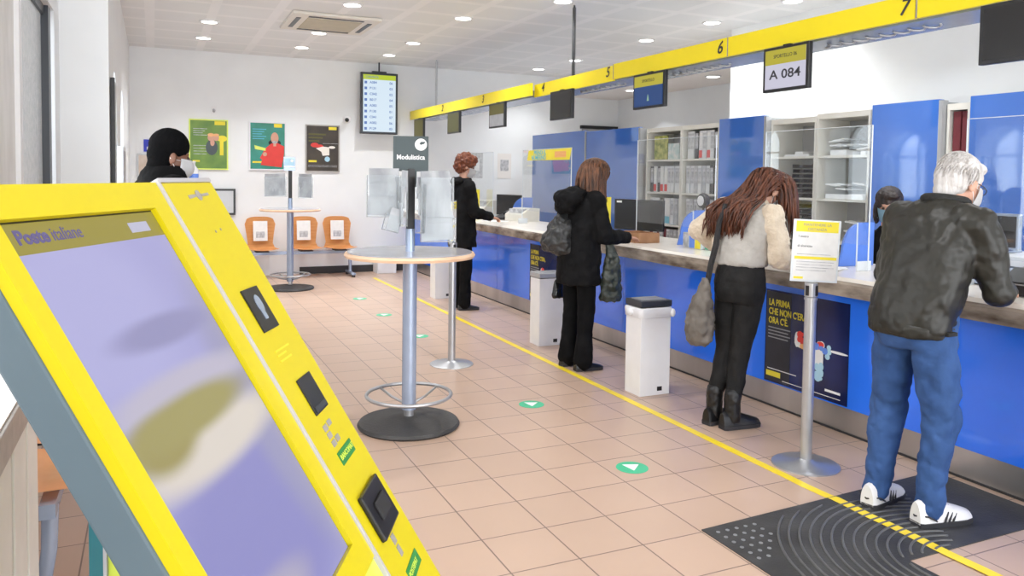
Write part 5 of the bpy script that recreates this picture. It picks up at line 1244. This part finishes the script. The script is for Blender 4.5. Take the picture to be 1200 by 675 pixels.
# ---------------------------------------------------------------- woman in the beige jacket
def woman_beige():
    r = person_root('person', 'long haired woman in a short beige fleece jacket and black jeans bending over the counter', 3.24, 3.78, 0.05)
    J = dict(pelvis=(0.04, -0.01, 0.90), chest=(0.09, 0.0, 1.17), neck=(0.15, 0, 1.36), shL=(0.07, 0.165, 1.345), shR=(0.13, -0.165, 1.31),
             elL=(-0.01, 0.33, 1.19), wrL=(0.20, 0.22, 1.04), elR=(0.14, -0.22, 1.06), wrR=(0.40, -0.10, 1.025),
             hipL=(0.03, 0.085, 0.87), hipR=(0.05, -0.085, 0.87), knL=(0.01, 0.075, 0.48), knR=(0.03, -0.03, 0.48), anL=(-0.06, 0.085, 0.10), anR=(-0.03, -0.04, 0.10))
    H = head_frame((0.255, -0.02, 1.445), 0.85, -0.25)
    skeleton_body(r, J, 'skin', H, 0.97, [hand_args(J, 'L', (0.1, -0.1, -1), 0.5), hand_args(J, 'R', (0.1, 0.1, -1), 0.4, d=(1, 0.15, -0.15))])
    face_bits(r, H, 0.97); mask_part(r, H, 'mask', 0.97)
    b = MB()
    b.loft([(V3((0.045, 0, 1.00)), 0.165, 0.12), (V3((0.05, 0, 1.03)), 0.172, 0.125), (V3((0.065, 0, 1.10)), 0.175, 0.125, 0.1), (V3((0.085, 0, 1.20)), 0.18, 0.122, 0.2),
            (V3((0.10, 0, 1.29)), 0.175, 0.11, 0.3), (V3((0.12, 0, 1.36)), 0.125, 0.085, 0.5), (V3((0.15, 0, 1.40)), 0.07, 0.06, 0.6)])
    o = b.build('jacket', 'greytop', r, True); organic(o, 0.009, 4, 0.022, 0.06, creases=0.010, cscale=0.12)
    b = MB()
    for S in 'LR':
        sgn = 1 if S == 'L' else -1
        sh, el, wr = V3(J['sh'+S]), V3(J['el'+S]), V3(J['wr'+S])
        b.chain([(sh+V3((0.0, -sgn*0.03, 0.0)), 0.072), (sh, 0.073), (sh.lerp(el, 0.5), 0.071), (el, 0.066), (el.lerp(wr, 0.5), 0.060), (el.lerp(wr, 0.92), 0.050)])
    o = b.build('sleeves', 'beige', r, True); organic(o, 0.009, 4, 0.022, 0.05, creases=0.012, cscale=0.12)
    b = MB(); b.loft([(V3((0.05, 0.155, 1.03)), 0.035, 0.11), (V3((0.07, 0.165, 1.12)), 0.035, 0.105), (V3((0.08, 0.16, 1.25)), 0.04, 0.10), (V3((0.10, 0.13, 1.35)), 0.05, 0.08)])
    b.loft([(V3((0.14, 0.0, 1.35)), 0.105, 0.07, 0.4), (V3((0.145, 0, 1.405)), 0.09, 0.07, 0.4)])
    o = b.build('jacket_front_and_collar', 'beige', r, True); organic(o, 0.009, 4, 0.02, 0.05)
    trousers(r, J, 'jeansblack', 0.092, 0.062, 0.050, disp=0.014, hemz=0.16, seat=0.162, seatd=0.125, vox=0.009)
    for (x, y, d) in ((-0.06, 0.085, (1, 0.12)), (-0.03, -0.04, (1, -0.10))):
        s = shoe(r, (x, y, 0), d, 'boot', 'sole', 0.28, 0.050, 0.11, 'boot')
        b = MB(); b.chain([((x, y, 0.07), 0.052), ((x-0.003, y, 0.13), 0.050), ((x, y, 0.21), 0.053)]); q = b.build('boot_shaft', 'boot', s, True); organic(q, 0.008, 2, 0.01, 0.03)
    b = MB(); hE(b, H, (-0.02, 0, 0.045), (0.103, 0.092, 0.097)); hE(b, H, (-0.055, 0, -0.02), (0.07, 0.08, 0.09))
    h = b.build('hair', 'hbrown', r, True); organic(h, 0.006, 3, 0.008, 0.02)
    rnd = random.Random(5); ps = []
    for q in range(420):
        az = rnd.uniform(0.35, 2*PI-0.35); el = rnd.uniform(-0.3, 1.35)
        base = V3((-0.02+0.10*math.cos(el)*math.cos(az), 0.090*math.cos(el)*math.sin(az), 0.045+0.095*math.sin(el)))
        p0 = H @ base; L = rnd.uniform(0.24, 0.40)
        side = 1 if base.y > 0 else -1
        front = base.x > 0.02
        if front or (side < 0 and rnd.random() < 0.35):   # falls straight down around the face
            p1 = p0+V3((0.02, side*0.03, -0.02)); p2 = p1+V3((0.012, side*0.008, -L*0.35)); p3 = p2+V3((rnd.uniform(-0.02, 0.02), rnd.uniform(-0.015, 0.015), -L*0.38))
            pts = [p0, p1, p1.lerp(p2, 0.5)+V3((0.006, 0, 0)), p2, p3]
        else:                                              # lies over shoulders and back
            p1 = p0+V3((-0.07, side*0.012, 0.012)); t = rnd.uniform(0, 1)
            p2 = V3((0.085+rnd.uniform(-0.04, 0.02), base.y*1.1+0.03*rnd.uniform(-1, 1)+side*0.02, 1.425+rnd.uniform(-0.005, 0.02)-abs(base.y)*0.30))
            e = V3((-0.045+rnd.uniform(-0.02, 0.02), 0.05+base.y*1.4+rnd.uniform(-0.07, 0.07), 1.33-0.10*t+rnd.uniform(-0.02, 0.02)))
            pts = [p0, p1, p1.lerp(p2, 0.5)+V3((0, 0, 0.006)), p2, p2.lerp(e, 0.5)+V3((-0.012, 0, 0.018)), e, e+V3((-0.008, rnd.uniform(-0.01, 0.03), -0.07))]
        ps.append(pts)
    strands('hair_strands', 'hbrown', h, H, ps, 0.0055)
    # shoulder bag
    t = thing('shoulder_bag', 'taupe shoulder bag hanging behind the hip of the woman in the beige jacket', 'bag', (3.06, 3.88, 0.50), -0.2)
    b = MB(); b.loft([(V3((0, 0, 0.0)), 0.05, 0.05), (V3((0, 0, 0.03)), 0.095, 0.075), (V3((0, 0, 0.14)), 0.105, 0.085), (V3((0.01, 0, 0.26)), 0.085, 0.06), (V3((0.02, 0, 0.34)), 0.05, 0.03), (V3((0.03, 0, 0.42)), 0.03, 0.02)])
    o = b.build('bag_body', 'taupe', t, True); organic(o, 0.008, 4, 0.035, 0.05)
    b = MB(); b.rings([[V3((0.03, -0.018, 0.36)), V3((0.05, -0.018, 0.36)), V3((0.05, 0.018, 0.36)), V3((0.03, 0.018, 0.36))],
                       [V3((0.055, -0.020, 0.50)), V3((0.075, -0.020, 0.50)), V3((0.075, 0.020, 0.50)), V3((0.055, 0.020, 0.50))],
                       [V3((0.085, -0.025, 0.62)), V3((0.105, -0.025, 0.62)), V3((0.105, 0.02, 0.62)), V3((0.085, 0.02, 0.62))],
                       [V3((0.095, -0.035, 0.75)), V3((0.110, -0.035, 0.75)), V3((0.110, 0.0, 0.75)), V3((0.095, 0.0, 0.75))],
                       [V3((0.13, -0.04, 0.875)), V3((0.145, -0.04, 0.87)), V3((0.145, -0.015, 0.87)), V3((0.13, -0.015, 0.875))]])
    b.build('strap', 'blackmatte', t)
woman_beige()

# ---------------------------------------------------------------- woman with the backpack
def woman_pack():
    r = person_root('person', 'long haired woman in a hooded black coat standing at the counter wearing a backpack', 3.07, 5.43, 0.10)
    J = dict(pelvis=(0.02, 0, 0.92), chest=(0.05, 0, 1.22), neck=(0.075, 0, 1.40), shL=(0.03, 0.165, 1.34), shR=(0.05, -0.165, 1.34),
             elL=(-0.02, 0.23, 1.05), wrL=(0.02, 0.24, 0.83), elR=(0.10, -0.21, 1.06), wrR=(0.40, -0.12, 1.045),
             hipL=(0.01, 0.085, 0.88), hipR=(0.01, -0.085, 0.88), knL=(0.01, 0.095, 0.48), knR=(0.02, -0.095, 0.48), anL=(-0.02, 0.10, 0.085), anR=(-0.01, -0.10, 0.085))
    H = head_frame((0.125, -0.02, 1.535), 0.55, -0.30)
    skeleton_body(r, J, 'skin', H, 0.98, [hand_args(J, 'L', (0.2, -1, 0), 0.9), hand_args(J, 'R', (0.1, 0.1, -1), 0.45, d=(1, 0.3, -0.12))])
    face_bits(r, H, 0.98); mask_part(r, H, 'mask', 0.98)
    b = MB()
    b.loft([(V3((0.0, 0, 0.68)), 0.19, 0.145), (V3((0.0, 0, 0.72)), 0.195, 0.15), (V3((0.01, 0, 0.90)), 0.185, 0.145), (V3((0.02, 0, 1.05)), 0.175, 0.135),
            (V3((0.04, 0, 1.20)), 0.18, 0.135), (V3((0.05, 0, 1.31)), 0.185, 0.13), (V3((0.04, 0, 1.38)), 0.13, 0.10), (V3((0.045, 0, 1.43)), 0.085, 0.08)])
    for S in 'LR':
        sh, el, wr = V3(J['sh'+S]), V3(J['el'+S]), V3(J['wr'+S])
        b.chain([(sh+V3((0, -0.04 if S == 'L' else 0.04, 0.0)), 0.08), (sh, 0.076), (sh.lerp(el, 0.5), 0.072), (el, 0.066), (el.lerp(wr, 0.93), 0.050)])
    o = b.build('coat', 'blackcoat', r, True); organic(o, 0.009, 4, 0.024, 0.08, creases=0.010, cscale=0.15)
    b = MB(); b.ell((-0.10, 0.01, 1.36), (0.11, 0.145, 0.075)).ell((-0.05, 0, 1.40), (0.10, 0.13, 0.05)).ell((-0.12, 0.02, 1.30), (0.08, 0.12, 0.07))
    o2 = b.build('hood', 'blackcoat', r, True); organic(o2, 0.009, 4, 0.035, 0.06)
    trousers(r, J, 'blackcloth', 0.088, 0.068, 0.062, disp=0.012, hemz=0.03, seat=0.16, seatd=0.12, bell=1.3)
    shoe(r, (-0.02, 0.10, 0), (1, 0.15), 'boot', 'sole', 0.25, 0.045, 0.075)
    shoe(r, (-0.01, -0.10, 0), (1, -0.12), 'boot', 'sole', 0.25, 0.045, 0.075)
    b = MB(); hE(b, H, (-0.02, 0, 0.045), (0.104, 0.092, 0.097)); hE(b, H, (-0.055, 0, -0.02), (0.072, 0.085, 0.095))
    h = b.build('hair', 'hlight', r, True); organic(h, 0.006, 3, 0.008, 0.02)
    rnd = random.Random(8); ps = []
    for q in range(380):
        az = rnd.uniform(0.45, 2*PI-0.45); el = rnd.uniform(-0.2, 1.4)
        base = V3((-0.02+0.10*math.cos(el)*math.cos(az), 0.090*math.cos(el)*math.sin(az), 0.045+0.095*math.sin(el)))
        p0 = H @ base; side = 1 if base.y > 0 else -1
        dirh = V3((p0.x-0.11, p0.y, 0)); dirh = dirh.normalized() if dirh.length > 1e-3 else V3((-1, 0, 0))
        L = rnd.uniform(0.20, 0.31); p1 = p0+dirh*0.022+V3((0, 0, -0.01))
        z1 = 1.50; p2 = V3((0.10+dirh.x*rnd.uniform(0.10, 0.125), dirh.y*rnd.uniform(0.095, 0.115)-0.01, min(p1.z-0.03, z1)))
        if p2.x < -0.02: p2.x = -0.02-rnd.uniform(0, 0.02)
        p3 = p2+V3((-0.004, side*0.008, -L*0.45)); p4 = p3+V3((rnd.uniform(-0.02, 0.02), rnd.uniform(-0.02, 0.02)-side*0.006, -L*0.4))
        if p4.z < 1.42 and p4.x < 0.0: p4.z = 1.42+rnd.uniform(-0.02, 0.02); p4.x -= 0.05
        ps.append([p0, p1, p1.lerp(p2, 0.5)+dirh*0.008, p2, p3, p4])
    strands('hair_strands', 'hlight', h, H, ps, 0.0055)
    t = thing('backpack', 'soft dark grey backpack on the back of the woman in the hooded black coat', 'backpack', (2.915, 5.50, 0.91), 0.10)
    b = MB(); b.loft([(V3((0.04, 0, 0.0)), 0.11, 0.05), (V3((0.0, 0, 0.03)), 0.15, 0.09), (V3((-0.01, 0, 0.10)), 0.155, 0.10), (V3((0.02, 0, 0.20)), 0.13, 0.085), (V3((0.05, 0, 0.29)), 0.09, 0.05), (V3((0.07, 0, 0.34)), 0.05, 0.03)])
    o = b.build('pack_body', 'darkgreybag', t, True); organic(o, 0.008, 4, 0.045, 0.06)
    b = MB()
    for sg in (-1, 1): b.tube([(0.09, sg*0.06, 0.30), (0.11, sg*0.10, 0.38), (0.20, sg*0.135, 0.435), (0.30, sg*0.14, 0.41)], 0.011, 8)
    b.build('shoulder_strap', 'darkgreybag', t, True)
    t = thing('handbag', 'small glossy black handbag held in the left hand of the woman with the backpack', 'handbag', (3.065, 5.69, 0.53), 0.4)
    b = MB(); b.loft([(V3((0, 0, 0.0)), 0.035, 0.10), (V3((0, 0, 0.02)), 0.04, 0.115), (V3((0, 0, 0.12)), 0.03, 0.10), (V3((0, 0, 0.155)), 0.012, 0.085)])
    o = b.build('bag_body', 'gloss', t, True); organic(o, 0.007, 3, 0.015, 0.04)
    MB().tube([(-0.05, 0, 0.15), (-0.03, 0, 0.22), (0.0, 0, 0.245), (0.03, 0, 0.22), (0.05, 0, 0.15)], 0.006, 8).build('handle', 'gloss', t, True)
    t = thing('carrier_bag', 'dark crumpled carrier bag hanging from the right arm of the woman with the backpack', 'bag', (3.28, 5.27, 0.55), -0.2)
    b = MB(); b.loft([(V3((0, 0, 0.0)), 0.05, 0.085), (V3((0, 0, 0.05)), 0.055, 0.09), (V3((0, 0, 0.25)), 0.045, 0.075), (V3((0.0, 0, 0.38)), 0.03, 0.05), (V3((-0.02, 0, 0.47)), 0.015, 0.03)])
    o = b.build('bag_body', 'gbag', t, True); organic(o, 0.008, 3, 0.04, 0.05)
    MB().tube([(-0.03, 0.0, 0.45), (-0.05, 0.01, 0.50), (-0.04, 0.02, 0.545)], 0.006, 8).build('handle', 'gbag', t, True)
woman_pack()

# ---------------------------------------------------------------- far woman
def woman_far():
    r = person_root('person', 'woman with short red brown hair and black coat at the far end of the counter', 3.20, 8.36, 0.0)
    J = dict(pelvis=(0.0, 0, 0.96), chest=(0.01, 0, 1.28), neck=(0.02, 0, 1.47), shL=(0.01, 0.17, 1.41), shR=(0.01, -0.17, 1.41),
             elL=(0.05, 0.21, 1.12), wrL=(0.28, 0.14, 1.06), elR=(0.06, -0.21, 1.12), wrR=(0.30, -0.14, 1.06),
             hipL=(0, 0.085, 0.92), hipR=(0, -0.085, 0.92), knL=(0.01, 0.09, 0.50), knR=(0.02, -0.09, 0.50), anL=(-0.02, 0.09, 0.085), anR=(0.0, -0.09, 0.085))
    H = head_frame((0.045, 0, 1.625), 0.30, -0.25)
    skeleton_body(r, J, 'skin', H, 0.97, [hand_args(J, 'L', (0, 0, -1), 0.5), hand_args(J, 'R', (0, 0, -1), 0.5)])
    face_bits(r, H, 0.97); mask_part(r, H, 'mask', 0.97)
    b = MB()
    b.loft([(V3((0.0, 0, 0.72)), 0.20, 0.15), (V3((0.0, 0, 0.90)), 0.195, 0.15), (V3((0.0, 0, 1.08)), 0.185, 0.14), (V3((0.01, 0, 1.25)), 0.195, 0.14), (V3((0.01, 0, 1.38)), 0.18, 0.125), (V3((0.015, 0, 1.45)), 0.12, 0.095), (V3((0.02, 0, 1.50)), 0.085, 0.08)])
    for S in 'LR':
        sh, el, wr = V3(J['sh'+S]), V3(J['el'+S]), V3(J['wr'+S])
        b.chain([(sh, 0.078), (sh.lerp(el, 0.5), 0.072), (el, 0.066), (el.lerp(wr, 0.93), 0.05)])
    o = b.build('coat', 'blackcoat', r, True); organic(o, 0.010, 4, 0.026, 0.08)
    b = MB(); b.ell((-0.06, 0, 1.46), (0.085, 0.12, 0.055)); o2 = b.build('hood', 'blackcoat', r, True); organic(o2, 0.01, 3, 0.03, 0.06)
    trousers(r, J, 'blackcloth', 0.088, 0.070, 0.064, disp=0.014, hemz=0.03, seat=0.16, seatd=0.12, bell=1.2)
    shoe(r, (-0.02, 0.09, 0), (1, 0.1), 'boot', 'sole', 0.25, 0.045, 0.07); shoe(r, (0.0, -0.09, 0), (1, -0.1), 'boot', 'sole', 0.25, 0.045, 0.07)
    b = MB(); hE(b, H, (-0.03, 0, 0.055), (0.120, 0.110, 0.105)); hE(b, H, (-0.06, 0, -0.005), (0.09, 0.105, 0.09)); hE(b, H, (0.045, 0, 0.105), (0.06, 0.08, 0.04))
    h = b.build('hair', 'hred', r, True); organic(h, 0.008, 2, 0.05, 0.03)
    t = thing('shoulder_bag', 'black shoulder bag at the back of the woman with short red brown hair', 'bag', (3.00, 8.42, 0.88), 0.0)
    b = MB(); b.loft([(V3((0, 0, 0.0)), 0.10, 0.04), (V3((0, 0, 0.03)), 0.115, 0.05), (V3((0, 0, 0.20)), 0.10, 0.045), (V3((0, 0, 0.25)), 0.08, 0.02)])
    o = b.build('bag_body', 'blackmatte', t, True); organic(o, 0.009, 2, 0.015, 0.05)
    MB().tube([(0.0, 0.05, 0.24), (0.03, 0.03, 0.40), (0.09, -0.02, 0.56), (0.16, -0.06, 0.63)], 0.009, 8).build('strap', 'blackmatte', t, True)
woman_far()

# ---------------------------------------------------------------- man with the black beanie
def man_beanie():
    r = person_root('person', 'man in a black beanie and black jacket standing behind the kiosk near the white pier', 0.03, 4.72, 0.3)
    J = dict(pelvis=(0, 0, 0.95), chest=(0.02, 0, 1.25), neck=(0.03, 0, 1.46), shL=(0.01, 0.20, 1.42), shR=(0.01, -0.20, 1.42),
             elL=(0.02, 0.25, 1.10), wrL=(0.20, 0.16, 1.02), elR=(0.02, -0.25, 1.10), wrR=(0.20, -0.16, 1.02),
             hipL=(0, 0.09, 0.90), hipR=(0, -0.09, 0.90), knL=(0.02, 0.10, 0.48), knR=(0.02, -0.10, 0.48), anL=(-0.02, 0.11, 0.085), anR=(-0.02, -0.11, 0.085))
    H = head_frame((0.06, 0, 1.60), 0.15, -0.1)
    skeleton_body(r, J, 'skindark', H, 1.04, [hand_args(J, 'L', (0, 0, -1), 0.7), hand_args(J, 'R', (0, 0, -1), 0.7)])
    face_bits(r, H, 1.04); mask_part(r, H, 'mask', 1.04)
    b = MB()
    b.loft([(V3((0.0, 0, 0.80)), 0.20, 0.15), (V3((0.0, 0, 1.0)), 0.21, 0.16), (V3((0.01, 0, 1.2)), 0.225, 0.16), (V3((0.01, 0, 1.38)), 0.22, 0.15), (V3((0.015, 0, 1.46)), 0.165, 0.13), (V3((0.02, 0, 1.52)), 0.11, 0.115), (V3((0.025, 0, 1.555)), 0.085, 0.09)])
    for S in 'LR':
        sh, el, wr = V3(J['sh'+S]), V3(J['el'+S]), V3(J['wr'+S])
        b.chain([(sh, 0.088), (sh.lerp(el, 0.5), 0.08), (el, 0.072), (el.lerp(wr, 0.93), 0.052)])
    o = b.build('jacket', 'jacketblack', r, True); organic(o, 0.010, 4, 0.022, 0.08)
    trousers(r, J, 'blackcloth', 0.095, 0.075, 0.062, disp=0.012, hemz=0.03, seat=0.17, seatd=0.13)
    shoe(r, (-0.02, 0.11, 0), (1, 0.1), 'boot', 'sole', 0.28, 0.05, 0.09); shoe(r, (-0.02, -0.11, 0), (1, -0.1), 'boot', 'sole', 0.28, 0.05, 0.09)
    b = MB(); hE(b, H, (-0.018, 0, 0.062), (0.108, 0.092, 0.100)); hE(b, H, (-0.045, 0, 0.01), (0.082, 0.086, 0.085)); hE(b, H, (-0.06, 0, -0.06), (0.06, 0.072, 0.07))
    h = b.build('beanie', 'beanie', r, True); organic(h, 0.006, 3, 0.004, 0.02)
man_beanie()

# ---------------------------------------------------------------- seated clerk
def clerk():
    r = person_root('person', 'dark haired clerk with a light blue mask seated behind the acrylic screen', 4.86, 4.03, PI+0.45)
    J = dict(pelvis=(-0.12, 0, 0.66), chest=(-0.05, 0, 0.98), neck=(0.0, 0, 1.17), shL=(-0.03, 0.155, 1.12), shR=(-0.03, -0.155, 1.12),
             elL=(0.0, 0.21, 0.90), wrL=(0.05, 0.17, 1.0), elR=(0.0, -0.21, 0.90), wrR=(0.05, -0.17, 1.0),
             hipL=(-0.10, 0.09, 0.62), hipR=(-0.10, -0.09, 0.62), knL=(0.02, 0.10, 0.60), knR=(0.02, -0.10, 0.60), anL=(-0.02, 0.10, 0.30), anR=(-0.02, -0.10, 0.30))
    H = head_frame((0.03, 0, 1.345), 0.25, 0.15)
    b = MB(); add_head(b, H, 0.96); b.cap(H @ V3((-0.015, 0, -0.05)), J['neck'], 0.05, 0.055)
    b.cap(J['pelvis'], J['chest'], 0.09, 0.11); b.cap(J['chest'], J['neck'], 0.09, 0.06)
    for S in 'LR':
        b.chain([(J['chest'], 0.07), (J['sh'+S], 0.05), (J['el'+S], 0.038), (J['wr'+S], 0.026)])
        b.chain([(J['pelvis'], 0.09), (J['hip'+S], 0.08), (J['kn'+S], 0.055), (J['an'+S], 0.038)]); b.cap(J['an'+S], V3(J['an'+S])+V3((0.11, 0, -0.04)), 0.034, 0.026)
        add_hand(b, J['wr'+S], V3(J['wr'+S])-V3(J['el'+S]), (0.5, 0, -1), 1 if S == 'R' else -1, 0.5, 0.92)
    o = b.build('body', 'skin', r, True); organic(o, 0.0058, 3, fac=0.45)
    face_bits(r, H, 0.96); mask_part(r, H, 'maskblue', 0.96)
    b = MB()
    b.loft([(V3((-0.12, 0, 0.60)), 0.16, 0.13), (V3((-0.11, 0, 0.72)), 0.17, 0.135), (V3((-0.08, 0, 0.88)), 0.165, 0.13), (V3((-0.05, 0, 1.02)), 0.175, 0.125), (V3((-0.03, 0, 1.11)), 0.16, 0.11), (V3((-0.01, 0, 1.17)), 0.09, 0.08), (V3((0, 0, 1.20)), 0.065, 0.065)])
    for S in 'LR': b.chain([(J['sh'+S], 0.066), (J['el'+S], 0.055), (V3(J['el'+S]).lerp(V3(J['wr'+S]), 0.9), 0.042)])
    o = b.build('jumper', 'blackcoat', r, True); organic(o, 0.009, 4, 0.018, 0.07)
    b = MB(); b.loft([(V3((-0.10, 0, 0.56)), 0.16, 0.13), (V3((-0.11, 0, 0.66)), 0.165, 0.13)])
    for S in 'LR': b.chain([(J['hip'+S], 0.088), (J['kn'+S], 0.068), (V3((J['an'+S][0], J['an'+S][1], 0.35)), 0.058)])
    o = b.build('trousers', 'blackcloth', r, True); organic(o, 0.010, 3, 0.01, 0.08)
    b = MB(); hE(b, H, (-0.022, 0, 0.048), (0.104, 0.094, 0.096)); hE(b, H, (-0.05, 0, -0.03), (0.075, 0.092, 0.10)); hE(b, H, (0.045, 0.02, 0.095), (0.05, 0.06, 0.03))
    for sg in (-1, 1): hE(b, H, (-0.005, sg*0.083, -0.05), (0.04, 0.022, 0.09))
    h = b.build('hair', 'hdark', r, True); organic(h, 0.006, 3, 0.012, 0.02)
    t = thing('office_chair', 'dark office chair under the seated clerk', 'chair', (4.97, 4.09, 0), PI+0.45)
    MB().box(-0.22, 0.20, -0.22, 0.22, 0.47, 0.53, 0.02).build('seat', 'dark', t)
    MB().box(-0.27, -0.23, -0.20, 0.20, 0.60, 1.02, 0.015).build('backrest', 'dark', t)
    MB().cyl((0, 0, 0.08), (0, 0, 0.47), 0.025).build('gas_column', 'steelgrey', t)
    MB().box(-0.25, -0.23, -0.03, 0.03, 0.48, 0.70).build('back_support', 'dark', t)
    for q in range(5):
        a = q*2*PI/5
        lg = MB().cap((0, 0, 0.10), (0.27*math.cos(a), 0.27*math.sin(a), 0.065), 0.022, 0.016).build('leg', 'dark', t, True)
        MB().ell((0.27*math.cos(a), 0.27*math.sin(a), 0.028), (0.026, 0.026, 0.027)).build('castor', 'black', lg, True)
clerk()
